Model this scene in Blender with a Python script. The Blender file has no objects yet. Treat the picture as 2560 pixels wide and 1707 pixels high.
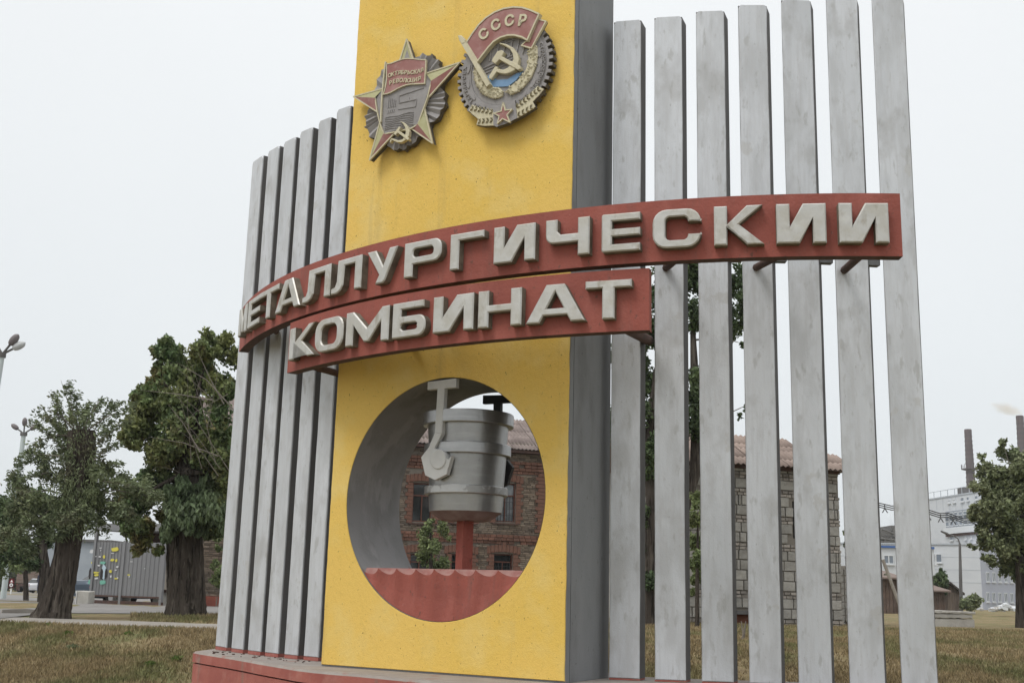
import bpy, bmesh, math, random
import numpy as np
from mathutils import Vector, Matrix
from mathutils.geometry import tessellate_polygon
random.seed(7); rng = np.random.default_rng(11)
S = bpy.context.scene; COL = S.collection; PI = math.pi

# ---------------------------------------------------------------- camera, sky, sun, exposure
FPX = 2863.63                                  # focal length in pixels of the 2560 px wide photograph
CF = Vector((0.0, 0.977867, 0.209226)); CU = Vector((-0.026028, -0.209155, 0.977536)); CX = Vector((0.999661, -0.005446, 0.025452))
CAMZ = 1.4
cam = bpy.data.cameras.new('camera'); cam.sensor_width = 36; cam.lens = 36 * FPX / 2560; cam.clip_end = 4000; cam.clip_start = 0.1
camo = bpy.data.objects.new('camera', cam); COL.objects.link(camo)
camo.matrix_world = Matrix(((CX.x, CU.x, -CF.x, 0), (CX.y, CU.y, -CF.y, 0), (CX.z, CU.z, -CF.z, CAMZ), (0, 0, 0, 1)))
S.camera = camo
SUN_EL, SUN_AZ = math.radians(56), math.radians(228)     # azimuth from +Y clockwise: behind the viewer's left shoulder
wd = bpy.data.worlds.new('World'); S.world = wd; wd.use_nodes = True
nt = wd.node_tree; nt.nodes.clear()
wo = nt.nodes.new('ShaderNodeOutputWorld'); bg = nt.nodes.new('ShaderNodeBackground'); bg.inputs[1].default_value = 0.1
sk = nt.nodes.new('ShaderNodeTexSky'); sk.sky_type = 'NISHITA'; sk.sun_disc = False; sk.sun_elevation = SUN_EL; sk.sun_rotation = SUN_AZ; sk.dust_density = 5
tc = nt.nodes.new('ShaderNodeTexCoord'); sp = nt.nodes.new('ShaderNodeSeparateXYZ'); nt.links.new(tc.outputs['Generated'], sp.inputs[0])
rp = nt.nodes.new('ShaderNodeValToRGB'); nt.links.new(sp.outputs[2], rp.inputs[0])      # overcast veil, a little brighter towards the zenith
rp.color_ramp.elements[0].position = 0.0; rp.color_ramp.elements[0].color = (0.505, 0.535, 0.552, 1)
rp.color_ramp.elements[1].position = 1.0; rp.color_ramp.elements[1].color = (0.98, 0.99, 1, 1)
e_ = rp.color_ramp.elements.new(0.30); e_.color = (0.550, 0.570, 0.580, 1)
e_ = rp.color_ramp.elements.new(0.50); e_.color = (0.583, 0.598, 0.605, 1)
nz_ = nt.nodes.new('ShaderNodeTexNoise'); nz_.inputs['Scale'].default_value = 1.6; nz_.inputs['Detail'].default_value = 3
nt.links.new(tc.outputs['Generated'], nz_.inputs['Vector'])
mr_ = nt.nodes.new('ShaderNodeMapRange'); mr_.inputs[1].default_value = .3; mr_.inputs[2].default_value = .7; mr_.inputs[3].default_value = 15.9; mr_.inputs[4].default_value = 17.0
nt.links.new(nz_.outputs[0], mr_.inputs[0])
vm_ = nt.nodes.new('ShaderNodeVectorMath'); vm_.operation = 'SCALE'; nt.links.new(rp.outputs[0], vm_.inputs[0]); nt.links.new(mr_.outputs[0], vm_.inputs['Scale'])
mx = nt.nodes.new('ShaderNodeMix'); mx.data_type = 'RGBA'; mx.inputs[0].default_value = 0.93
nt.links.new(sk.outputs[0], mx.inputs[6]); nt.links.new(vm_.outputs[0], mx.inputs[7])
nt.links.new(mx.outputs[2], bg.inputs[0]); nt.links.new(bg.outputs[0], wo.inputs[0])
sl = bpy.data.lights.new('sun', 'SUN'); sl.energy = 1.5; sl.angle = math.radians(20); sl.color = (1.0, 0.985, 0.96)
so = bpy.data.objects.new('sun', sl); COL.objects.link(so)
sd = Vector((math.sin(SUN_AZ) * math.cos(SUN_EL), math.cos(SUN_AZ) * math.cos(SUN_EL), math.sin(SUN_EL)))
so.rotation_euler = sd.to_track_quat('Z', 'Y').to_euler(); so.location = (-20, -20, 40)
S.view_settings.view_transform = 'Standard'; S.view_settings.look = 'None'; S.view_settings.exposure = 0.0; S.view_settings.gamma = 1.0
S.view_settings.use_curve_mapping = False

# ---------------------------------------------------------------- placement helpers
def ray(px, py): return CF + CX * ((px - 1280) / FPX) - CU * ((py - 853.5) / FPX)
def at(px, py, D):                               # the point D metres out in front along a line of sight
    r = ray(px, py); r = r * (D / r.y); return Vector((r.x, r.y, r.z + CAMZ))
def onz(px, py, z):
    r = ray(px, py); r = r * ((z - CAMZ) / r.z); return Vector((r.x, r.y, z))
def sm(a, b, x):
    t = min(1, max(0, (x - a) / (b - a))); return t * t * (3 - 2 * t)
def T(x, y):                                     # the terrain: a low bank rising behind the monument, then falling away
    z = 0.55 * sm(13.2, 20.0, y)
    fall = 1.25 if x < 0 else 0.45
    z -= 0.35 * sm(34, 56, y) * (1 if x < 0 else .3) + fall * sm(56, 180, y)
    z += 0.03 * math.sin(x * .5 + 1) * math.sin(y * .4)
    return z
def onT(px, py, D):                              # ground point under the line of sight of column px at distance D
    p = at(px, py, D); return Vector((p.x, p.y, T(p.x, p.y)))

# ---------------------------------------------------------------- object helpers
BASE = {}
def tag(o, label=None, cat=None, group=None, kind=None):
    for k, v in (('label', label), ('category', cat), ('group', group), ('kind', kind)):
        if v: o[k] = v
    return o
def thing(name, loc, label, cat, group=None):
    o = bpy.data.objects.new(name, None); COL.objects.link(o); o.location = loc; o.empty_display_size = .2
    BASE[o.name] = Vector(loc); return tag(o, label, cat, group)
def link(name, me, mats, parent=None, base=None):
    o = bpy.data.objects.new(name, me); COL.objects.link(o)
    for m in (mats if isinstance(mats, (list, tuple)) else [mats]): me.materials.append(m)
    if parent is not None: o.parent = parent; BASE[o.name] = BASE[parent.name]
    else: o.location = base; BASE[o.name] = Vector(base)
    return o
def inst(name, me, parent, loc, rotz=0, scale=None):      # a piece sharing mesh data, its own place under the parent
    o = bpy.data.objects.new(name, me); COL.objects.link(o); o.parent = parent
    o.location = Vector(loc) - BASE[parent.name]; o.rotation_euler = (0, 0, rotz)
    if scale: o.scale = scale
    return o
class MB:
    def __init__(s): s.v = []; s.f = []; s.m = []; s.s = []
    def add(s, vs, fs, m=0, smooth=False):
        k = len(s.v); s.v += [tuple(v) for v in vs]
        for f in fs: s.f.append(tuple(k + i for i in f)); s.m.append(m); s.s.append(smooth)
    def hexa(s, p, m=0):                          # 8 corners: bottom ring, top ring
        s.add(p, [(3, 2, 1, 0), (4, 5, 6, 7), (0, 1, 5, 4), (1, 2, 6, 5), (2, 3, 7, 6), (3, 0, 4, 7)], m)
    def box(s, c, d, ax=None, m=0):
        c = Vector(c); X, Y, Z = ax or (Vector((1, 0, 0)), Vector((0, 1, 0)), Vector((0, 0, 1)))
        a, b, e = X * d[0] / 2, Y * d[1] / 2, Z * d[2] / 2
        s.hexa([c - a - b - e, c + a - b - e, c + a + b - e, c - a + b - e, c - a - b + e, c + a - b + e, c + a + b + e, c - a + b + e], m)
    def tube(s, pts, rad, n=10, m=0, smooth=True, cap=True, bumpf=None):
        pts = [Vector(p) for p in pts]; rings = []
        if not isinstance(rad, (list, tuple)): rad = [rad] * len(pts)
        ref = Vector((0.13, 1, 0.07))
        for i, p in enumerate(pts):
            t = (pts[min(i + 1, len(pts) - 1)] - pts[max(i - 1, 0)]).normalized()
            rf = ref if abs(t.dot(ref.normalized())) < .9 else Vector((1, 0, .1))
            a = t.cross(rf).normalized(); b = a.cross(t).normalized()
            rings.append([p + (a * math.cos(2 * PI * k / n) + b * math.sin(2 * PI * k / n)) * (rad[i] * (bumpf(i, k) if bumpf else 1)) for k in range(n)])
        vs = [v for r in rings for v in r]; fs = []
        for i in range(len(pts) - 1):
            for k in range(n): fs.append((i * n + k, i * n + (k + 1) % n, (i + 1) * n + (k + 1) % n, (i + 1) * n + k))
        s.add(vs, fs, m, smooth)
        if cap:
            s.add(rings[0], [tuple(range(n))[::-1]], m); s.add(rings[-1], [tuple(range(n))], m)
    def lathe(s, c, prof, n=48, m=0):             # profile of (r, z) points; each band smooth round, crisp between bands
        c = Vector(c)
        for (r0, z0), (r1, z1) in zip(prof[:-1], prof[1:]):
            vs = [c + Vector((r * math.cos(2 * PI * k / n), r * math.sin(2 * PI * k / n), z)) for r, z in ((r0, z0), (r1, z1)) for k in range(n)]
            s.add(vs, [(k, (k + 1) % n, n + (k + 1) % n, n + k) for k in range(n)], m, True)
    def poly(s, loops, frame, z0, z1, bevel=0, m=0, side=None, back=True):
        # prism of a 2-D polygon (outer loop, then holes) between depths z0 (back) and z1 (front); frame(u, v, w) gives the point
        def area(l): return sum(l[i][0] * l[(i + 1) % len(l)][1] - l[(i + 1) % len(l)][0] * l[i][1] for i in range(len(l)))
        L = []
        for i, l in enumerate(loops):
            l = list(l)
            if (area(l) > 0) != (i == 0): l = l[::-1]
            L.append(l)
        def inset(l, d):
            out = []; n = len(l)
            for i in range(n):
                p0, p1, p2 = Vector(l[i - 1]), Vector(l[i]), Vector(l[(i + 1) % n])
                a = (p1 - p0).normalized(); b = (p2 - p1).normalized()
                na, nb = Vector((-a.y, a.x)), Vector((-b.y, b.x)); k = 1 + na.dot(nb)
                out.append(tuple(p1 + (na + nb) * (d / max(k, .35))))
            return out
        sd = m if side is None else side
        F = [inset(l, bevel) for l in L] if bevel else L
        flat = [q for l in F for q in l]
        tris = tessellate_polygon([[Vector((q[0], q[1], 0)) for q in l] for l in F])
        def orient(t):
            a, b, c = (flat[i] for i in t); return (b[0] - a[0]) * (c[1] - a[1]) - (c[0] - a[0]) * (b[1] - a[1]) > 0
        tris = [tuple(t) if orient(t) else tuple(t)[::-1] for t in tris]
        s.add([frame(q[0], q[1], z1) for q in flat], tris, m)
        if back: s.add([frame(q[0], q[1], z0) for l in L for q in l], [t[::-1] for t in tris], sd)
        for l, fl in zip(L, F):
            n = len(l); zb = z1 - bevel
            s.add([frame(q[0], q[1], z0) for q in l] + [frame(q[0], q[1], zb) for q in l], [(i, (i + 1) % n, n + (i + 1) % n, n + i) for i in range(n)], sd)
            if bevel: s.add([frame(q[0], q[1], zb) for q in l] + [frame(q[0], q[1], z1) for q in fl], [(i, (i + 1) % n, n + (i + 1) % n, n + i) for i in range(n)], m)
    def mesh(s, name, base=Vector((0, 0, 0))):
        me = bpy.data.meshes.new(name); b = Vector(base)
        me.from_pydata([(v[0] - b.x, v[1] - b.y, v[2] - b.z) for v in s.v], [], s.f)
        me.polygons.foreach_set('material_index', s.m); me.polygons.foreach_set('use_smooth', s.s); me.update(); return me
    def obj(s, name, mats, parent=None, base=None):
        b = BASE[parent.name] if parent is not None else Vector(base if base is not None else (0, 0, 0))
        return link(name, s.mesh(name, b), mats, parent, b)
def np_mesh(name, V, F, base=(0, 0, 0), smooth=False):
    V = np.asarray(V, np.float32) - np.asarray(base, np.float32); F = np.asarray(F, np.int32); k = F.shape[1]
    me = bpy.data.meshes.new(name); me.vertices.add(len(V)); me.vertices.foreach_set('co', V.ravel())
    me.loops.add(F.size); me.loops.foreach_set('vertex_index', F.ravel())
    me.polygons.add(len(F)); me.polygons.foreach_set('loop_start', np.arange(0, F.size, k, dtype=np.int32))
    me.polygons.foreach_set('use_smooth', np.full(len(F), smooth)); me.update(calc_edges=True); return me
def text_polys(txt, size, bold=0):               # a text as a filled mesh, returned as (verts2d, faces)
    cu = bpy.data.curves.new('t', 'FONT'); cu.body = txt; cu.size = size; cu.align_x = 'CENTER'; cu.align_y = 'CENTER'; cu.offset = bold; cu.resolution_u = 2
    o = bpy.data.objects.new('t', cu); COL.objects.link(o)
    dg = bpy.context.evaluated_depsgraph_get(); me = bpy.data.meshes.new_from_object(o.evaluated_get(dg))
    vs = [(v.co.x, v.co.y) for v in me.vertices]; fs = [tuple(p.vertices) for p in me.polygons]
    bpy.data.objects.remove(o); bpy.data.meshes.remove(me); bpy.data.curves.remove(cu); return vs, fs

# ---------------------------------------------------------------- materials
def M(name, base, layers=(), rough=.8, metal=0., bumps=(), rnd=False, isl=0., spec=.3, trans=0., var=0.):
    """layers: (colour, scale, (sx,sy,sz), lo, hi, strength[, detail]); bumps: (scale, (sx,sy,sz), strength, distance)"""
    m = bpy.data.materials.new(name); m.use_nodes = True; t = m.node_tree; N = t.nodes; L = t.links
    b = N['Principled BSDF']; b.inputs['Roughness'].default_value = rough; b.inputs['Metallic'].default_value = metal
    b.inputs['Specular IOR Level'].default_value = spec
    co = N.new('ShaderNodeTexCoord').outputs['Object']
    oi = None
    if rnd or var:
        oi = N.new('ShaderNodeObjectInfo')
    if rnd:
        sc = N.new('ShaderNodeMath'); sc.operation = 'MULTIPLY'; sc.inputs[1].default_value = 37.0; L.new(oi.outputs['Random'], sc.inputs[0])
        ad = N.new('ShaderNodeVectorMath'); ad.operation = 'ADD'; L.new(co, ad.inputs[0]); L.new(sc.outputs[0], ad.inputs[1]); co = ad.outputs[0]
    def vec(st):
        if st == (1, 1, 1): return co
        mp = N.new('ShaderNodeVectorMath'); mp.operation = 'MULTIPLY'; mp.inputs[1].default_value = st; L.new(co, mp.inputs[0]); return mp.outputs[0]
    rgb = N.new('ShaderNodeRGB'); rgb.outputs[0].default_value = (*base, 1); cur = rgb.outputs[0]
    for ly in layers:
        c, sc, st, lo, hi, k = ly[:6]; det = ly[6] if len(ly) > 6 else 6
        nz = N.new('ShaderNodeTexNoise'); nz.inputs['Scale'].default_value = sc; nz.inputs['Detail'].default_value = det; nz.inputs['Roughness'].default_value = .6
        L.new(vec(st), nz.inputs['Vector'])
        mr = N.new('ShaderNodeMapRange'); mr.inputs[1].default_value = lo; mr.inputs[2].default_value = hi; mr.inputs[3].default_value = 0; mr.inputs[4].default_value = k
        L.new(nz.outputs[0], mr.inputs[0])
        mi = N.new('ShaderNodeMix'); mi.data_type = 'RGBA'; L.new(mr.outputs[0], mi.inputs[0]); L.new(cur, mi.inputs[6]); mi.inputs[7].default_value = (*c, 1); cur = mi.outputs[2]
    if isl or var:
        if isl: src = N.new('ShaderNodeNewGeometry').outputs['Random Per Island']
        else: src = oi.outputs['Random']
        mr = N.new('ShaderNodeMapRange'); mr.inputs[3].default_value = 1 - (isl or var); mr.inputs[4].default_value = 1 + (isl or var); L.new(src, mr.inputs[0])
        ml = N.new('ShaderNodeVectorMath'); ml.operation = 'SCALE'; L.new(cur, ml.inputs[0]); L.new(mr.outputs[0], ml.inputs['Scale']); cur = ml.outputs[0]
    L.new(cur, b.inputs['Base Color'])
    nrm = None
    for sc, st, stg, dist in bumps:
        nz = N.new('ShaderNodeTexNoise'); nz.inputs['Scale'].default_value = sc; nz.inputs['Detail'].default_value = 5; L.new(vec(st), nz.inputs['Vector'])
        bp = N.new('ShaderNodeBump'); bp.inputs['Strength'].default_value = stg; bp.inputs['Distance'].default_value = dist; L.new(nz.outputs[0], bp.inputs['Height'])
        if nrm: L.new(nrm, bp.inputs['Normal'])
        nrm = bp.outputs[0]
    if nrm: L.new(nrm, b.inputs['Normal'])
    if trans:
        tr = N.new('ShaderNodeBsdfTranslucent'); L.new(cur, tr.inputs[0]); ms = N.new('ShaderNodeMixShader'); ms.inputs[0].default_value = trans
        out = N['Material Output']; L.new(b.outputs[0], ms.inputs[1]); L.new(tr.outputs[0], ms.inputs[2]); L.new(ms.outputs[0], out.inputs[0])
    return m
U1 = (1, 1, 1)
m_silver = M('aluminium_paint', (.53, .545, .565), [((.62, .635, .66), 1.6, (1, 1, .35), .40, .62, .8), ((.43, .435, .44), 6, (1, 1, .30), .47, .62, .55, 9), ((.36, .355, .345), 3.0, (1, 1, .7), .55, .66, .45, 10), ((.45, .44, .42), 2.1, (1, 1, .9), .635, .66, .55, 9), ((.33, .325, .31), 13, (1, 1, .35), .58, .66, .5, 9), ((.20, .19, .175), 60, (1, 1, .45), .66, .72, .65), ((.47, .47, .475), 34, (1, 1, .06), .48, .68, .5)],
             rough=.5, metal=.2, bumps=[(9, (1, 1, .4), .3, .02), (140, (1, 1, .4), .35, .006)], rnd=True, spec=.4, var=.045)
m_side = M('dark_grey', (.135, .13, .128), [((.10, .095, .09), 4, (1, 1, .3), .45, .65, .8), ((.07, .065, .06), 30, (1, 1, .5), .62, .72, .6)], rough=.7, bumps=[(60, U1, .2, .01)], rnd=True)
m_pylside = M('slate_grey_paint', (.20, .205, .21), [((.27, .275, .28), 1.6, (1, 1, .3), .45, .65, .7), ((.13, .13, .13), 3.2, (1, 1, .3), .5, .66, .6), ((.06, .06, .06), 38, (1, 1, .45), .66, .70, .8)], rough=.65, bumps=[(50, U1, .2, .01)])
m_tube = M('grey_paint_worn', (.21, .21, .21), [((.16, .16, .158), 2.2, (1, 1, .8), .45, .6, .7), ((.27, .27, .268), 3.4, (1, 1, .4), .54, .60, .6), ((.15, .145, .14), 9, (1, 1, .3), .6, .7, .5)], rough=.6, metal=.1, bumps=[(30, U1, .2, .01)])
m_yellow = M('yellow_stucco', (.78, .53, .14), [((.73, .495, .105), 1.1, U1, .42, .62, .8), ((.79, .61, .25), 2.2, U1, .48, .70, .6), ((.60, .41, .10), 13, (1, 1, .8), .58, .74, .4), ((.20, .13, .04), 52, (1, 1, .6), .70, .725, .9, 2), ((.26, .17, .05), 110, (1, 1, .7), .715, .745, .8, 2), ((.45, .32, .13), 5, (1, 1, .08), .58, .76, .5)],
             rough=.9, bumps=[(120, U1, .5, .009), (34, (1, 1, .6), .32, .016), (300, U1, .3, .003)], spec=.2)
m_red = M('faded_red_paint', (.30, .085, .064), [((.25, .072, .055), 2.2, U1, .42, .62, .8), ((.36, .12, .095), 4, (1, 1, .4), .54, .7, .6), ((.12, .065, .05), 20, (1, 1, .7), .635, .68, .7), ((.20, .085, .07), 11, (1, 1, .12), .56, .72, .5), ((.40, .17, .14), 26, U1, .68, .70, .5)], rough=.75, bumps=[(40, U1, .35, .012), (12, U1, .25, .02)], rnd=True)
m_redplinth = M('red_plinth_paint', (.37, .125, .10), [((.30, .09, .075), 2.2, U1, .42, .6, .8), ((.42, .19, .155), 5, U1, .52, .68, .6), ((.22, .16, .13), 5, (1.2, 1.2, .15), .6, .68, .5), ((.30, .26, .23), 3.2, U1, .62, .68, .4)], rough=.85, bumps=[(8, (1, 1, .3), .4, .03), (60, U1, .3, .01)])
m_plinthtop = M('dusty_concrete', (.27, .235, .21), [((.33, .30, .27), 5, U1, .45, .65, .7), ((.30, .12, .09), 3, U1, .58, .66, .5)], rough=.95, bumps=[(50, U1, .3, .01)])
m_soffit = M('dark_brown', (.10, .06, .05), [((.06, .045, .04), 9, U1, .45, .65, .8)], rough=.9)
m_letter = M('letter_silver_paint', (.50, .492, .465), [((.44, .42, .37), 5, U1, .42, .62, .85), ((.30, .265, .205), 9, (1, 1, .5), .56, .70, .75), ((.60, .595, .565), 6, U1, .54, .7, .6), ((.22, .18, .13), 40, U1, .68, .74, .6)], rough=.42, metal=.3, bumps=[(30, U1, .15, .01), (8, U1, .2, .03)], rnd=True)
m_letside = M('letter_edge_shade_grime', (.20, .18, .14), [((.11, .095, .07), 9, U1, .42, .62, .9)], rough=.7, rnd=True)  # letter sides: grime, with their shade also deepened in the colour
m_ladle = M('ladle_aluminium_paint', (.38, .38, .38), [((.31, .31, .31), 4, (1, 1, .5), .42, .65, .7), ((.29, .285, .28), 2.6, (1, 1, .6), .56, .68, .5), ((.50, .50, .495), 10, (.3, .3, 2), .50, .72, .5), ((.20, .19, .18), 30, (1, 1, .3), .66, .72, .5)], rough=.36, metal=.8, bumps=[(30, (1, 1, .3), .15, .012), (7, (1, 1, .6), .12, .03)], spec=.5)
m_band = M('ladle_band_peeling', (.45, .45, .445), [((.26, .255, .245), 5, U1, .52, .535, .75), ((.37, .37, .365), 9, U1, .5, .66, .5)], rough=.42, metal=.6, bumps=[(20, U1, .2, .012)])
m_arm = M('trunnion_arm_paint', (.56, .56, .55), [((.47, .47, .46), 6, U1, .45, .65, .6)], rough=.6)
m_backarm = M('near_black', (.05, .05, .05), rough=.7)
m_rustbot = M('rust_primer', (.17, .12, .11), [((.25, .21, .20), 5, U1, .45, .65, .7)], rough=.7)
m_stgrey = M('emblem_grey_paint', (.27, .255, .25), [((.33, .315, .31), 6, U1, .45, .65, .7), ((.19, .18, .175), 16, U1, .55, .7, .6)], rough=.75, bumps=[(40, U1, .25, .008)])
m_emside = M('emblem_edge_dark_grey', (.10, .095, .09), rough=.8)  # side walls in an even grey, darker than the faces
m_cream = M('emblem_cream_paint', (.58, .53, .375), [((.50, .455, .33), 14, U1, .42, .62, .7), ((.36, .32, .24), 40, U1, .58, .70, .6), ((.68, .64, .50), 20, U1, .55, .7, .5)], rough=.85)
m_olive = M('emblem_olive_paint', (.40, .385, .215), [((.46, .445, .28), 9, U1, .45, .65, .7), ((.30, .29, .17), 25, U1, .58, .70, .5)], rough=.85)
m_emred = M('emblem_red_paint', (.315, .155, .142), [((.40, .235, .22), 6, U1, .45, .64, .85), ((.27, .11, .095), 4, U1, .5, .64, .7), ((.36, .30, .28), 28, U1, .62, .70, .5)], rough=.85)
m_emblue = M('emblem_blue_paint', (.17, .29, .46), [((.24, .36, .50), 9, U1, .45, .65, .6)], rough=.85)
m_grass = M('dry_lawn', (.235, .18, .10), [((.135, .145, .06), .9, (1, .6, 1), .45, .60, .9), ((.31, .245, .145), 2.2, (1, .5, 1), .50, .66, .7), ((.13, .095, .055), 5, U1, .52, .68, .7), ((.32, .27, .17), 45, U1, .55, .7, .5)], rough=.95, bumps=[(30, U1, .8, .06)], spec=.1)
m_blade = M('grass_blades', (.27, .21, .118), [((.14, .155, .065), .9, (1, .6, 1), .46, .62, .8), ((.36, .295, .175), 2.2, (1, .5, 1), .50, .66, .75), ((.17, .125, .07), 4, U1, .50, .68, .75)], rough=.9, isl=.4, spec=.1, trans=.22)
m_weed = M('weed_leaves', (.10, .15, .035), [((.16, .21, .05), 5, U1, .45, .65, .8)], rough=.8, isl=.3, trans=.2)
m_asph = M('worn_asphalt', (.215, .205, .195), [((.165, .155, .145), .9, U1, .42, .62, .8), ((.26, .25, .235), 3.5, U1, .52, .68, .7), ((.13, .12, .10), 14, U1, .6, .72, .5)], rough=.95, bumps=[(60, U1, .4, .01)])
m_path = M('dusty_path', (.29, .265, .235), [((.23, .205, .175), 1.3, U1, .42, .62, .8), ((.33, .31, .28), 6, U1, .52, .68, .6)], rough=.95, bumps=[(50, U1, .4, .01)])
m_bark = M('grey_brown_bark', (.066, .055, .046), [((.125, .108, .09), 10, (1, 1, .10), .52, .64, .9), ((.026, .022, .018), 14, (1, 1, .10), .52, .60, .95), ((.17, .15, .13), 26, (1, 1, .12), .62, .70, .6)], rough=.95, bumps=[(12, (1, 1, .10), 1.0, .09), (45, (1, 1, .3), .6, .02)], spec=.1)
m_twig = M('twig_bark', (.20, .175, .15), [((.13, .11, .095), 12, U1, .45, .65, .8)], rough=.9)
def leafmat(name, a, b, c, isl=.45): return M(name, a, [(b, .9, U1, .42, .60, .9), (c, 1.7, U1, .54, .66, .8)], rough=.62, isl=isl, spec=.35, trans=.22)
m_leaf_big = leafmat('maple_like_leaves', (.10, .155, .062), (.20, .215, .08), (.22, .17, .08))
m_leaf_lean = leafmat('dusty_elm_leaves', (.13, .16, .085), (.20, .235, .12), (.13, .115, .075))
m_leaf_dark = leafmat('dark_leaves', (.070, .105, .046), (.11, .15, .062), (.052, .072, .038))
m_leaf_fresh = leafmat('fresh_leaves', (.15, .19, .075), (.22, .25, .11), (.10, .135, .05))
m_leaf_right = leafmat('poplar_leaves', (.14, .17, .08), (.25, .27, .15), (.085, .11, .05))
m_leaf_hang = leafmat('broad_grey_green_leaves', (.10, .14, .07), (.14, .18, .09), (.06, .085, .042))
m_far = leafmat('far_leaves', (.085, .105, .06), (.115, .13, .075), (.065, .08, .045), .3)

# ---------------------------------------------------------------- ground
def sheet(name, mat, poly, lift, step, kind='structure', mx_=None):
    xs = [p[0] for p in poly]; ys = [p[1] for p in poly]
    return None
ys_ = list(np.arange(-30, 12, 3.0)) + list(np.arange(12, 34, .4)) + list(np.arange(34, 70, 2.0)) + [75, 85, 100, 120, 150, 190, 250, 400, 700, 1200, 2500]
xs_ = [-1800, -700, -300, -160, -100, -70, -50] + list(np.arange(-40, 41, .8)) + [50, 70, 100, 160, 300, 700, 1800]
V = [(x, y, T(x, y)) for y in ys_ for x in xs_]; nx = len(xs_)
F = [(j * nx + i, j * nx + i + 1, (j + 1) * nx + i + 1, (j + 1) * nx + i) for j in range(len(ys_) - 1) for i in range(nx - 1)]
g = link('lawn_ground', np_mesh('lawn_ground', V, F, smooth=True), m_grass, base=(0, 0, 0)); tag(g, kind='structure', label='dry patchy lawn round the monument')
def strip(name, mat, near, far, lift, n=40, label=None):     # a paved sheet between two polylines, hugging the terrain
    def interp(pl, t):
        t *= len(pl) - 1; i = min(int(t), len(pl) - 2); f = t - i; a, b = Vector(pl[i]), Vector(pl[i + 1]); return a + (b - a) * f
    V = []; rows = 14
    for r in range(rows + 1):
        for c in range(n + 1):
            p = interp(near, c / n).lerp(interp(far, c / n), r / rows); j = .12 * math.sin(c * 2.3) * math.sin(c * 1.1 + 1) if r in (0, rows) else 0
            V.append((p.x, p.y + j, T(p.x, p.y + j) + lift))
    F = [(r * (n + 1) + c, r * (n + 1) + c + 1, (r + 1) * (n + 1) + c + 1, (r + 1) * (n + 1) + c) for r in range(rows) for c in range(n)]
    o = link(name, np_mesh(name, V, F, smooth=True), mat, base=(0, 0, 0)); return tag(o, kind='structure', label=label)
strip('footpath', m_path, [(-30, 20.8), (-12, 21.0), (-8, 20.6), (-3, 20.2), (0, 20.6)], [(-30, 23.6), (-12, 23.6), (-8, 23.2), (-3, 22.6), (0, 22.8)], .012, label='pale dusty footpath crossing the lawn')
strip('pavement', m_asph, [(-60, 27.2), (-12, 27.2), (-7, 28.6), (-3, 29.2), (3, 30)], [(-110, 178), (-60, 178), (-14, 62), (-4, 46), (3, 43)], .014, label='worn grey asphalt pavement by the shelter')
strip('road_apron', m_asph, [(-34, 20.9), (-20, 20.9), (-12, 21.1), (-9.5, 22.4)], [(-42, 28.2), (-22, 28.2), (-13, 28.0), (-10.6, 27.6)], .022, label='asphalt apron left of the leaning tree')

# grass blades: real blades where the lawn is near enough to show them
def blades(name, pts, hmin, hmax, mat, wid=.012):
    n = len(pts); P = np.array(pts); a = rng.uniform(0, 2 * PI, n); h = rng.uniform(hmin, hmax, n); w = rng.uniform(.7, 1.4, n) * wid
    lean = rng.normal(0, .45, (n, 2)) * h[:, None]
    V = np.empty((n, 3, 3)); V[:, 0] = P; V[:, 1] = P; V[:, 2] = P
    V[:, 0, 0] -= np.cos(a) * w; V[:, 0, 1] -= np.sin(a) * w; V[:, 1, 0] += np.cos(a) * w; V[:, 1, 1] += np.sin(a) * w
    V[:, 2, 0] += lean[:, 0]; V[:, 2, 1] += lean[:, 1]; V[:, 2, 2] += h; V[:, :2, 2] -= .01
    return link(name, np_mesh(name, V.reshape(-1, 3), np.arange(n * 3).reshape(-1, 3)), mat, base=(0, 0, 0))
def scatter(n, x0, x1, y0, y1, test=None):
    out = []
    while len(out) < n:
        y = y0 + (y1 - y0) * random.random() ** 1.4; x = random.uniform(x0, x1) * (y / y1)
        if test and not test(x, y): continue
        if (math.sin(x * 1.7 + 2) * math.sin(y * 1.3 + x * .6) + random.random() * 1.6) < .35: continue
        out.append((x, y, T(x, y)))
    return out
bl_ = scatter(60000, -13.0, -3.0, 14.0, 20.9) + scatter(110000, -.5, 17.5, 15.0, 33.0) + scatter(9000, -9, -3.5, 23.2, 28.4)
tag(blades('grass', bl_, .03, .085, m_blade), 'short dry grass covering the lawn', None, None, 'stuff')

# ---------------------------------------------------------------- the monument
C0 = Vector((2.659, 17.9197)); R0 = 7.2765
PO = Vector((-1.7836, 11.6093, 0)); PE = Vector((.868424, -.495823, 0)); PN = Vector((-.495823, -.868424, 0))
PT = .6                                              # top of the plinth
def pf(u, z, o=0): return PO + PE * u + PN * o + Vector((0, 0, z))
def arc(C, R, deg, z=0):
    a = math.radians(deg); return Vector((C.x + R * math.sin(a), C.y - R * math.cos(a), z))
PW, PD, PH = 2.663, .906, 13.2
UC, ZC, RX, RZ = 1.322, 2.215, 1.12, 1.153

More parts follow.
